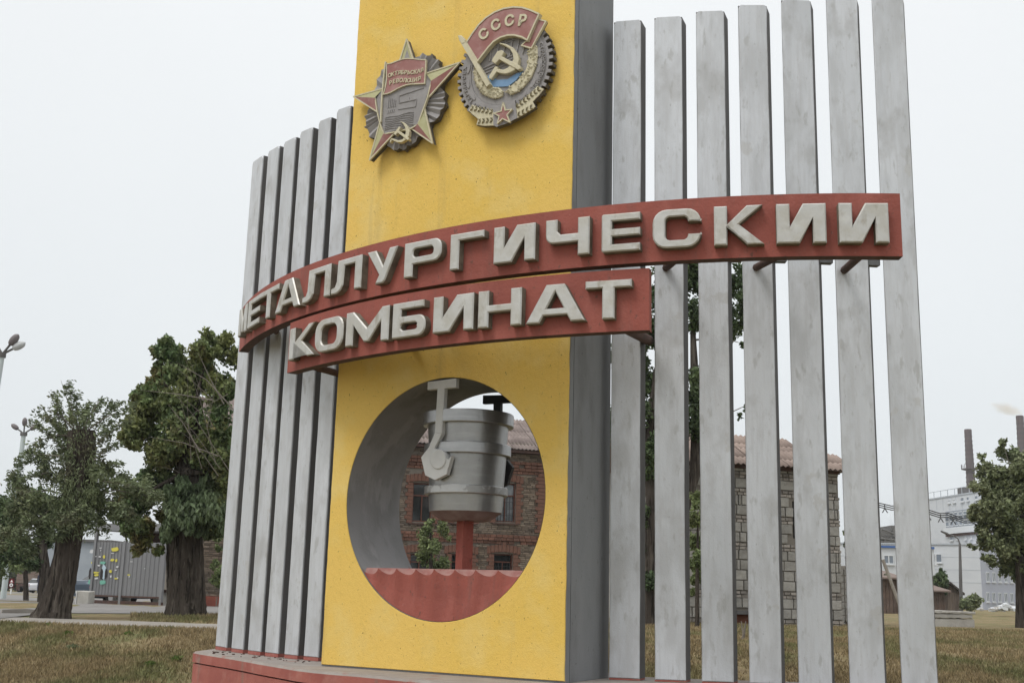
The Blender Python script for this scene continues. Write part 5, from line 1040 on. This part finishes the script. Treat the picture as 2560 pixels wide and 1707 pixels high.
def lamp_post(label, base, top, r, s, heads):
    t = thing('street_lamp', base, label, 'street lamp', 'street lamps at the left edge')
    mb = MB(); mb.tube([Vector(base) - Vector((0, 0, .2)), Vector(base).lerp(Vector(top), .5), top], [r * 1.25, r * 1.1, r], 14); mb.obj('pole', M('pale_green_pole_paint', (.48, .53, .52), rough=.6), t)
    mb = MB(); mb.tube([Vector(top) - Vector((0, 0, .02)), Vector(top) + Vector((0, 0, .18 * s))], r * 1.5, 10, smooth=False); mb.obj('collar', m_side, t)
    for (dx, dy, dz, m_) in heads:
        d = Vector((dx, dy, dz)).normalized(); q = Vector(top) + Vector((0, 0, .12 * s)); e = q + d * .55 * s
        mb = MB(); mb.tube([q, e], .05 * s, 7); a_ = mb.obj('arm', m_side, t)
        mb = MB(); mb.tube([e + d * (.62 * s * k / 8 - .05) for k in range(9)], [.02 * s] + [.17 * s * math.sin(PI * (k + .8) / 9.6) ** .6 for k in range(1, 8)] + [.03 * s], 14); mb.obj('lamp_head', m_, t)
m_lh = M('lamp_head_grey', (.17, .15, .15), rough=.5); m_lw = M('lamp_head_pale_lens', (.50, .51, .51), rough=.4)
D = 35.0; tp_ = at(5, 892, D); lamp_post('near street lamp with three heads cut by the left edge of the view', Vector((tp_.x - .25, tp_.y, T(tp_.x, tp_.y))), tp_, .075, .72, [(.75, -.2, .95, m_lh), (1.15, -.1, .62, m_lw), (-.6, 0, .8, m_lh)])
D = 56.0; tp_ = at(59, 1088, D); bp_ = onT(9, 1482, D); lamp_post('further street lamp whose heads rise above the left-hand trees', bp_, tp_, .11, .72, [(-1.1, 0, .75, m_lh), (.05, -.2, 1, m_lh), (1.0, 0, .7, m_lh)])

# a person walking far behind the leaning tree, one continuous skinned body
D = 95.0; p = onT(98, 1478, D); h = 1.72; pn = thing('person', p, 'person in dark blue jacket and cap walking far behind the leaning tree', 'person')
J = [((0, 0, .93), .15, -1), ((0, 0, 1.15), .15, 0), ((0, 0, 1.38), .17, 1), ((0, 0, 1.50), .06, 2), ((0, -.02, 1.62), .095, 3), ((0, -.02, 1.70), .08, 4),
     ((-.19, 0, 1.40), .065, 2), ((-.25, .05, 1.13), .05, 6), ((-.22, -.10, .90), .04, 7), ((.19, 0, 1.40), .065, 2), ((.25, -.05, 1.13), .05, 9), ((.23, -.2, .93), .04, 10),
     ((-.10, 0, .88), .095, 0), ((-.11, -.10, .50), .07, 12), ((-.11, .02, .09), .05, 13), ((-.11, -.16, .04), .04, 14), ((.10, 0, .88), .095, 0), ((.11, .10, .50), .07, 16), ((.11, .30, .10), .05, 17), ((.11, .16, .04), .04, 18)]
me = bpy.data.meshes.new('body'); me.from_pydata([Vector(j[0]) for j in J], [(i, j[2]) for i, j in enumerate(J) if j[2] >= 0], []); me.update()
m_navy = M('navy_clothing', (.025, .03, .05), rough=.9); o = link('body', me, m_navy, pn)
sk_ = o.modifiers.new('skin', 'SKIN'); ss = o.modifiers.new('sub', 'SUBSURF'); ss.levels = ss.render_levels = 1
for v, j in zip(me.skin_vertices[0].data, J): v.radius = (j[1], j[1])
me.skin_vertices[0].data[0].use_root = True
m_skin = M('skin', (.42, .26, .19), rough=.6)
mb = MB(); q = p + Vector((0, -.03, 1.6)); mb.tube([q + Vector((0, -.02, -.10)), q + Vector((0, -.045, -.05)), q + Vector((0, -.05, .02)), q + Vector((0, -.03, .06))], [.05, .085, .09, .06], 12); mb.obj('face', m_skin, pn)
mb = MB(); mb.tube([q + Vector((0, 0, .05)), q + Vector((0, .01, .12)), q + Vector((0, .02, .16))], [.115, .105, .05], 12); mb.box(q + Vector((0, -.14, .055)), (.16, .12, .02)); mb.obj('cap', M('pale_blue_cap', (.22, .30, .40), rough=.9), pn)

D = 110.0; q0, q1 = at(104, 1478, D), at(262, 1478, D); gb = thing('grey_building', onT(180, 1478, D), 'plain blue grey building far behind the shelter', 'building')
m_bg = M('blue_grey_render', (.33, .36, .39), [((.28, .31, .34), .5, U1, .45, .6, .7)], rough=.85); b_ = BASE[gb.name]; zt_ = at(130, 1352, D).z; wl_ = (q1.x - q0.x)
mb = MB(); mb.box((b_.x, b_.y + 4, (zt_ + b_.z) / 2 - .5), (wl_, 8, zt_ - b_.z + 1)); mb.obj('wall', m_bg, gb)
mb = MB(); mb.box((b_.x, b_.y + 4, zt_ + .12), (wl_ + .6, 8.6, .22)); mb.obj('roof_edge', m_side, gb)
fl = []
for k in range(46): fl.append((random.uniform(-160, 110), random.uniform(1395, 1470), random.uniform(14, 30)))
o = link('distant_trees', leaf_mesh('distant_trees', clus(fl, 165, 700), .75, .2), m_far, base=(0, 0, 0)); tag(o, 'dark mass of distant trees behind the truck and road signs', None, None, 'stuff')

# ---------------------------------------------------------------- factory and yard on the right
m_fac = M('pale_factory_cladding', (.56, .58, .605), [((.51, .53, .56), .35, (1, 1, 2), .45, .6, .7)], rough=.6)
m_fac2 = M('lilac_grey_render', (.45, .47, .54), [((.41, .43, .50), .4, U1, .45, .6, .7)], rough=.8)
m_line = M('cladding_joint', (.40, .43, .46), rough=.7)
m_wglass = M('factory_glass', (.17, .20, .24), rough=.15, spec=.6); m_wfr = M('white_window_frame', (.62, .64, .66), rough=.6); m_blue = M('blue_roof_trim', (.05, .12, .33), rough=.6)
m_grglass = M('grey_glazing_panel', (.24, .265, .30), rough=.25, spec=.5)
fa = thing('factory_building', onT(2400, 1500, 160), 'large pale factory office block with ribbon windows at the right', 'building')
Dc = 150.0; pc3 = at(2457, 1505, Dc); gz = -.3
WL = Wall((pc3.x - .93 * 34, pc3.y + .37 * 34), (.93, -.37)); LL = 34.0     # long left face, ends at the corner
WR = Wall((pc3.x, pc3.y), (.80, .60)); RL = 26.0
ztop = WL.hit(2440, 1362)[1]
mb = MB(); WL.box(mb, 0, LL, gz - 1, ztop, -9, 0); mb.obj('front_block', m_fac, fa)
mb = MB(); WR.box(mb, .01, RL, gz - 1, ztop + .01, -9, 0.01); mb.obj('side_block', m_fac2, fa)
mb = MB(); WL.box(mb, -.2, LL + .1, ztop, ztop + .18, -9, .15); mb.obj('parapet', m_line, fa)
for z in (ztop - 1.6, ztop - 3.2, ztop - 4.8): mb = MB(); WL.box(mb, 0, LL, z, z + .05, 0, .02); mb.obj('cladding_joint', m_line, fa)
def fwin(w, s0, s1, z0, z1, div=2, gl=m_wglass):
    mb = MB(); t_ = .12
    w.box(mb, s0, s1, z0, z0 + t_, .0, .10); w.box(mb, s0, s1, z1 - t_, z1, 0, .10)
    for k in range(div + 1): c_ = s0 + (s1 - s0) * k / div; w.box(mb, max(s0, c_ - t_ / 2), min(s1, c_ + t_ / 2), z0 + t_, z1 - t_, 0, .09)
    f = mb.obj('window', m_wfr, fa); mb = MB(); w.box(mb, s0 + .02, s1 - .02, z0 + .02, z1 - .02, 0.005, .05); mb.obj('pane', gl, f)
    mb = MB(); w.box(mb, s0 - .1, s1 + .1, z0 - .12, z0 - .01, 0, .2); mb.obj('sill', m_wfr, f)
s0, z1 = WL.hit(2337, 1383); s1, z0 = WL.hit(2355, 1406); fwin(WL, s0 - .6, s1, z0, z1)
for k in range(8):
    for py0, py1 in ((1429, 1454), (1479, 1504), (1383, 1406)):
        px = 2464 + k * 15.0; s0, z1 = WR.hit(px, py0 + k * .6); s1, z0 = WR.hit(px + 9, py1 + k * .4); fwin(WR, s0, s1, z0, z1)
pt = at(2480, 1505, 158); WT = Wall((pt.x - .13 * 30 * -1 * -1, pt.y), (.13, -.99)) ; WT = Wall((pt.x - .10 * 26, pt.y + 26), (.10, -1.0)); LT = 28.0
zT = WT.hit(2430, 1233)[1]
mb = MB(); WT.box(mb, 0, LT, gz, zT, -20, 0); mb.obj('tower_block', m_fac, fa)
mb = MB(); WT.box(mb, 0, LT, zT, zT + .2, -20, .1); mb.obj('tower_parapet', m_line, fa)
for k in range(14): mb = MB(); q = WT.p(k * LT / 13, zT + .2, -.1); mb.tube([q, q + Vector((0, 0, .9))], .05, 5); mb.obj('railing_post', m_line, fa)
mb = MB(); mb.tube([WT.p(0, zT + 1.1, -.1), WT.p(LT, zT + 1.1, -.1)], .045, 5); mb.obj('handrail', m_line, fa)
mb = MB(); q = WT.p(WT.hit(2384, 1240)[0], zT + .6, -1.5); mb.box(q, (1.2, 1.2, 1.4)); mb.obj('roof_vent', m_side, fa)
for px in range(2342, 2470, 16): mb = MB(); s_ = WT.hit(px, 1270)[0]; WT.box(mb, s_ - .05, s_ + .05, WT.hit(px, 1275)[1], zT - .1, 0, .015); mb.obj('cladding_joint', m_line, fa)
def tw(px0, py0, px1, py1, gl, div=1): s0, z1 = WT.hit(px0, py0); s1, z0 = WT.hit(px1, py1); fwin(WT, s0, s1, z0, z1, div, gl)
s0, z1 = WT.hit(2364, 1279); s1, z0 = WT.hit(2475, 1318); z1 = WT.hit(2364, 1279)[1]
z0 = WT.hit(2364, 1320)[1]; mb = MB(); WT.box(mb, s0, LT, z0, z1, 0, .06); mb.obj('ribbon_glazing', m_grglass, fa)
for k in range(10):
    a_ = s0 + (LT - s0) * k / 10; b_ = a_ + (LT - s0) / 10 * .8
    for zz0, zz1 in ((z1 - 1.5, z1 - .2), (z0 + .2, z0 + 1.7)):
        mb = MB(); WT.box(mb, a_, a_ + .08, zz0, zz1, .06, .12); WT.box(mb, b_ - .08, b_, zz0, zz1, .06, .12); WT.box(mb, a_, b_, zz0, zz0 + .1, .06, .13); WT.box(mb, a_, b_, zz1 - .1, zz1, .06, .13); f = mb.obj('window', m_wfr, fa)
        mb = MB(); WT.box(mb, a_ + .02, b_ - .02, zz0 + .02, zz1 - .02, .06, .09); mb.obj('pane', m_wglass, f)
mb = MB(); WT.box(mb, s0, LT, z0 - .9, z0 - .01, 0, .5); mb.obj('white_spandrel', m_wfr, fa)
mb = MB(); WT.box(mb, s0 + .2, LT, z0 - 1.25, z0 - .91, 0, .3); mb.obj('spandrel_soffit', m_soffit, fa)
for px0, py0, px1, py1, g_ in ((2376, 1336, 2384, 1350, m_wglass), (2392, 1334, 2398, 1348, m_wfr), (2412, 1332, 2418, 1348, m_wfr), (2426, 1331, 2432, 1347, m_wfr), (2402, 1243, 2411, 1253, m_wglass), (2417, 1241, 2424, 1251, m_wglass), (2370, 1249, 2377, 1257, m_fac), (2383, 1247, 2390, 1255, m_fac), (2438, 1238, 2446, 1248, m_wglass)): tw(px0, py0, px1, py1, g_)
# low wing at the left
lwb = thing('office_wing', onT(2230, 1500, 140), 'low white wing with blue roof edge seen between the last two fins', 'building')
D = 140.0; q0, q1 = at(2180, 1500, D), at(2345, 1500, D); WW = Wall((q0.x, q0.y), (1, .06)); WLn = q1.x - q0.x; zw = WW.hit(2230, 1369)[1]
mb = MB(); WW.box(mb, 0, WLn, gz - 1, zw, -8, 0); mb.obj('wall', m_fac, lwb); mb = MB(); WW.box(mb, -.2, WLn, zw, zw + .25, -8, .2); mb.obj('blue_edge', m_blue, lwb)
fa_ = fa; fa = lwb
for px0, px1 in ((2209, 2234), (2244, 2262), (2336, 2341)): s0, z1 = WW.hit(px0, 1386); s1, z0 = WW.hit(px1, 1410); fwin(WW, s0, s1, z0, z1)
fa = fa_
# furnace gallery far behind, seen as a dark tangle between the last two fins
ig = thing('furnace_gallery', onT(2230, 1480, 230), 'dark industrial furnace gallery far behind the low wing', 'industrial plant')
D = 230.0; m_ind = M('sooty_steel', (.13, .125, .12), rough=.9)
for px0, px1, py0, py1 in ((2190, 2252, 1350, 1372), (2196, 2236, 1324, 1340), (2232, 2256, 1312, 1350), (2188, 2250, 1340, 1344)):
    a_, b_ = at(px0, py0, D), at(px1, py1, D); mb = MB(); mb.box((a_ + b_) / 2 + Vector((0, 5, 0)), (b_.x - a_.x, 8, abs(a_.z - b_.z))); mb.obj('gallery_block', m_ind, ig)
mb = MB()
for k in range(8): mb.tube([at(2200 + k * 7, 1371, D - 2), at(2204 + k * 7 + (4 if k % 2 else -4), 1342, D - 2)], .15, 5)
for a_, b_ in (((2205, 1322), (2250, 1340)), ((2242, 1312), (2242, 1300)), ((2196, 1345), (2254, 1352))): mb.tube([at(*a_, D - 2), at(*b_, D - 2)], .22, 5)
o = mb.obj('steelwork', m_ind, ig); o['kind'] = 'stuff'

m_chim = M('faded_chimney_brick', (.125, .098, .098), [((.10, .082, .084), .05, (1, 1, 4), .45, .6, .7)], rough=.95)
m_chb = M('chimney_band', (.10, .085, .088), rough=.9)
for (px, py0, py1, w0, w1, D, lb_) in ((2419.5, 1073, 1330, 16.5, 26, 400, 'tall brick factory chimney rising left of the right-hand tree'), (2549, 1039, 1320, 17, 27, 400, 'tall brick chimney trailing yellowish smoke at the right edge')):
    u = D / FPX; tp_ = at(px, py0, D); bz = T(tp_.x, tp_.y) - 1; bt_ = Vector((tp_.x, tp_.y, bz)); t = thing('factory_chimney', bt_, lb_, 'chimney', 'factory chimneys'); H = tp_.z - bz; r0, r1 = w0 * u / 2, (w0 + (w1 - w0) * H / ((py1 - py0) * u)) * u / 2
    mb = MB(); prof = [(r1 + (r0 - r1) * k / 12, H * k / 12) for k in range(13)]
    V_ = []; n = 24
    mb.lathe(bt_, prof, 24); mb.lathe(bt_, [(r0 * 1.06, H - 3.2), (r0 * 1.10, H - .2), (r0 * .8, H)], 24); mb.obj('shaft', m_chim, t)
    for k in range(26): z = H * (.30 + .68 * k / 26); rr3 = r1 + (r0 - r1) * z / H; mb = MB(); mb.lathe(bt_, [(rr3 - .05, z), (rr3 + .10, z), (rr3 + .10, z + .5), (rr3 - .05, z + .5)], 24); mb.obj('iron_hoop', m_chb, t)
    z = H - 14.0 if px < 2500 else H - 13.5; rr3 = r1 + (r0 - r1) * z / H; mb = MB(); mb.lathe(bt_, [(rr3, z - .5), (rr3 + 1.5, z - .1), (rr3 + 1.5, z + .1), (rr3, z + .2)], 20)
    for k in range(12): a = 2 * PI * k / 12; q = bt_ + Vector(((rr3 + 1.45) * math.cos(a), (rr3 + 1.45) * math.sin(a), z)); mb.tube([q, q + Vector((0, 0, 1.6))], .09, 4)
    mb.obj('gallery_ring', m_chb, t)

# sheds, wires, lamp, slab, rubble
def shed(label, px0, px1, py_e, py_r, D, mat, rmat, gable):
    q0, q1 = at(px0, 1500, D), at(px1, 1500, D); g_ = T(q0.x, q0.y) - .3; ze_, zr_ = at((px0 + px1) / 2, py_e, D).z, at((px0 + px1) / 2, py_r, D).z
    t = thing('shed', ((q0.x + q1.x) / 2, q0.y, g_), label, 'shed'); dpt = 4.0; x0, x1, y0 = q0.x, q1.x, q0.y; xm = x0 + (x1 - x0) * gable
    mb = MB(); pr = [(x0, g_), (x1, g_), (x1, ze_), (xm, zr_), (x0, ze_)] if gable else [(x0, g_), (x1, g_), (x1, ze_), (x0, ze_)]
    mb.poly([pr], lambda a, b, w: Vector((a, y0 - w, b)), -dpt, 0); mb.obj('wall', mat, t)
    if gable:
        for a_, b_ in (((x0 - .3, ze_ - .25), (xm, zr_)), ((xm, zr_), (x1 + .3, ze_ - .25))):
            mb = MB(); mb.poly([[a_, b_, (b_[0], b_[1] + .14), (a_[0], a_[1] + .14)]], lambda a, b, w: Vector((a, y0 - w, b + .02)), -dpt, .35); mb.obj('roof_slope', rmat, t)
    else: mb = MB(); mb.hexa([Vector((x0 - .3, y0 - .4, ze_)), Vector((x1 + .3, y0 - .4, ze_)), Vector((x1 + .3, y0 + dpt, ze_ + .5)), Vector((x0 - .3, y0 + dpt, ze_ + .5)), Vector((x0 - .3, y0 - .4, ze_ + .1)), Vector((x1 + .3, y0 - .4, ze_ + .1)), Vector((x1 + .3, y0 + dpt, ze_ + .6)), Vector((x0 - .3, y0 + dpt, ze_ + .6))]); mb.obj('roof_slope', rmat, t)
    for k in range(6): xx = x0 + (x1 - x0) * (k + .5) / 6; mb = MB(); mb.box((xx, y0 - .03, (g_ + ze_) / 2), ((x1 - x0) / 6 * .9, .05, ze_ - g_ - .1)); mb.obj('wall_plank', mat, t)
    return t
m_plank = M('grey_brown_planks', (.13, .105, .085), [((.09, .07, .06), 1.5, (4, 1, .4), .45, .6, .8)], rough=.95, var=.2); m_dkroof = M('tarred_roof', (.07, .06, .055), rough=.95)
m_shr = M('brown_roof_sheet', (.19, .145, .125), rough=.9)
m_rbrick = M('red_shed_brick', (.125, .09, .072), [((.085, .062, .05), 2, U1, .45, .6, .8)], rough=.95, var=.15)
shed('dark plank shed with a gabled tar roof in front of the factory', 2362, 2398, 1478, 1458, 84, m_plank, m_dkroof, .3)
shed('low brick shed with a brown lean-to roof between the last two fins', 2196, 2250, 1447, 1440, 70, m_rbrick, m_shr, 0)
shed('small brick outhouse just right of the last fin', 2330, 2362, 1479, 1474, 76, m_rbrick, m_shr, 0)
bush('tree_bush', 'rounded green tree beside the gabled shed, right of the last fin', 2352, 1505, 80, [(2350, 1435, 14), (2358, 1450, 16), (2345, 1460, 16), (2362, 1470, 12), (2340, 1445, 10), (2352, 1480, 16)], m_leaf_dark, .28, 900, 'tree')
bush('yard_bush', 'wide green bush under the factory lamp post', 2430, 1520, 78, [(2412, 1505, 12), (2428, 1500, 14), (2442, 1502, 12), (2422, 1512, 14), (2438, 1512, 13), (2404, 1512, 8), (2434, 1488, 7), (2444, 1490, 5)], m_leaf_right, .26, 900)
bush('yard_bush', 'greenery on the lean-to roof between the last two fins', 2240, 1500, 72, [(2215, 1442, 7), (2228, 1446, 7), (2242, 1450, 8), (2250, 1470, 8)], m_leaf_dark, .22, 900)
D = 80.0; p = onT(2403, 1525, D); u = D / FPX; tpl = at(2399.5, 1358, D); yl = thing('yard_lamp', p, 'thin dark lamp post with a curved arm in front of the factory wall', 'street lamp')
mb = MB(); mb.tube([p, p.lerp(tpl, .6), tpl], [.13, .11, .08], 8); mb.obj('pole', m_side, yl)
mb = MB(); mb.tube([tpl, at(2395, 1346, D), at(2385, 1339, D), at(2366, 1333, D)], [.05, .045, .04, .05], 6); mb.obj('arm', m_side, yl)
mb = MB(); mb.tube([at(2369, 1334, D), at(2352, 1327, D)], [.09, .06], 8); mb.obj('lamp_head', m_side, yl)
D = 60.0; cs = thing('pole_stay', onT(2252, 1515, D), 'slanting pale concrete strut between the last two fins', 'strut')
mb = MB(); mb.tube([at(2207, 1398, D), at(2252, 1520, D)], .085, 8); mb.obj('strut', m_path, cs)
pw = thing('power_lines', at(2300, 1275, 110), 'sagging power lines with spreaders crossing in front of the factory', 'power lines')
D = 110.0
for k, dy in enumerate((0, 5, 10)):
    pts = [at(2150 + i * 20, 1254 + dy + (i * 20) * .17 - 8 * math.sin(PI * i / 16) + 3 * math.sin(i * 2.1), D + k * .4) for i in range(17)]
    mb = MB(); mb.tube(pts, .055, 5); mb.obj('wire', m_backarm, pw)
for i in (4, 6, 11, 13, 15):
    c = at(2150 + i * 15.5, 1262 + i * 15.5 * .17 - 2, D); mb = MB(); mb.tube([c + Vector((0, 0, .35)), c, c + Vector((-.25, 0, -.4))], .05, 5); mb.tube([c, c + Vector((.25, 0, -.4))], .05, 5); mb.obj('spreader', m_backarm, pw)
D = 35.0; sl0, sl1 = at(2290, 1560, D), at(2437, 1560, D); gz2 = T(sl0.x, sl0.y); sbk = thing('concrete_slabs', ((sl0.x + sl1.x) / 2, D, gz2), 'stack of cracked concrete slabs lying on the lawn right of the last fin', 'slabs')
zz = [gz2 - .05, at(2400, 1546, D).z, at(2400, 1534, D).z, at(2400, 1527, D).z]
for k, (za, zb2, dx) in enumerate(((zz[0], zz[1] - .012, 0), (zz[1] + .012, zz[2] - .008, -.06), (zz[2] + .006, zz[3], .03))):
    pr = []; n = 22; L_ = sl1.x - sl0.x
    for i in range(n + 1): pr.append((sl0.x + dx + L_ * i / n, za + random.uniform(-.012, .012)))
    for i in range(n, -1, -1): pr.append((sl0.x + dx + L_ * i / n, zb2 + random.uniform(-.012, .012)))
    mb = MB(); mb.poly([pr], lambda a, b, w: Vector((a, D - w, b)), -.7 - .1 * k, .02 * k, bevel=.012); mb.obj('slab', m_block, sbk)
rb = MB(); D = 70.0
for k in range(170):
    px = random.gauss(2515, 17); py_ = 1523 - max(0, 13 - abs(px - 2515) * .45) * random.random(); c = at(px, py_, D + random.uniform(-1, 1)); s_ = random.uniform(.06, .24); a = random.uniform(0, 3)
    rb.box(c, (s_ * random.uniform(.7, 1.8), s_, s_ * random.uniform(.4, 1)), (Vector((math.cos(a), math.sin(a), .2)).normalized(), Vector((-math.sin(a), math.cos(a), 0)), Vector((-.2 * math.cos(a), -.2 * math.sin(a), 1)).normalized()), random.choice((0, 0, 1)))
tag(rb.obj('rubble_heap', [m_wfr, m_block], None, at(2515, 1520, 70)), 'heap of white rubble in front of the factory by the right-hand tree', None, None, 'stuff')
# smoke drifting from the right-hand chimney
def puff(name, label, cpx, cpy, D, rx, rz, col, dens):
    c = at(cpx, cpy, D); me = bpy.data.meshes.new(name); bm = bmesh.new(); bmesh.ops.create_icosphere(bm, subdivisions=3, radius=1); bm.to_mesh(me); bm.free()
    m = bpy.data.materials.new(name); m.use_nodes = True; t = m.node_tree; t.nodes.remove(t.nodes['Principled BSDF']); pv = t.nodes.new('ShaderNodeVolumePrincipled'); pv.inputs['Color'].default_value = (*col, 1)
    co = t.nodes.new('ShaderNodeTexCoord'); ln = t.nodes.new('ShaderNodeVectorMath'); ln.operation = 'LENGTH'; t.links.new(co.outputs['Object'], ln.inputs[0])
    nz = t.nodes.new('ShaderNodeTexNoise'); nz.inputs['Scale'].default_value = 1.6; nz.inputs['Detail'].default_value = 3; t.links.new(co.outputs['Object'], nz.inputs['Vector'])
    ad = t.nodes.new('ShaderNodeMath'); ad.operation = 'ADD'; t.links.new(ln.outputs['Value'], ad.inputs[0]); t.links.new(nz.outputs[0], ad.inputs[1])
    mr = t.nodes.new('ShaderNodeMapRange'); mr.inputs[1].default_value = .75; mr.inputs[2].default_value = 1.35; mr.inputs[3].default_value = dens; mr.inputs[4].default_value = 0; t.links.new(ad.outputs[0], mr.inputs[0]); t.links.new(mr.outputs[0], pv.inputs['Density'])
    t.links.new(pv.outputs[0], t.nodes['Material Output'].inputs['Volume']); o = link(name, me, m, base=c); o.scale = (rx, rx * .5, rz); o.rotation_euler = (0, math.radians(12), 0); tag(o, label, None, None, 'stuff')
puff('smoke', 'faint yellowish smoke drifting left from the right-hand chimney', 2518, 1024, 400, 7.5, 2.6, (.88, .66, .32), .13)
puff('steam', 'small white steam puff above the furnace gallery', 2238, 1308, 235, 2.2, 1.8, (.95, .95, .95), .25)

# ---------------------------------------------------------------- thin industrial haze: one even box of air
hz = MB(); hz.hexa([Vector((x, y, z)) for z in (-2.3, 75.0) for x, y in ((-2400, -60), (2400, -60), (2400, 3000), (-2400, 3000))])
m_hz = bpy.data.materials.new('haze'); m_hz.use_nodes = True; t_ = m_hz.node_tree; t_.nodes.remove(t_.nodes['Principled BSDF'])
pv = t_.nodes.new('ShaderNodeVolumePrincipled'); pv.inputs['Color'].default_value = (.93, .95, .97, 1); pv.inputs['Density'].default_value = 0.00028
t_.links.new(pv.outputs[0], t_.nodes['Material Output'].inputs['Volume'])
tag(hz.obj('haze', m_hz, None, (0, 0, 0)), 'thin pale haze in the air', None, None, 'stuff')
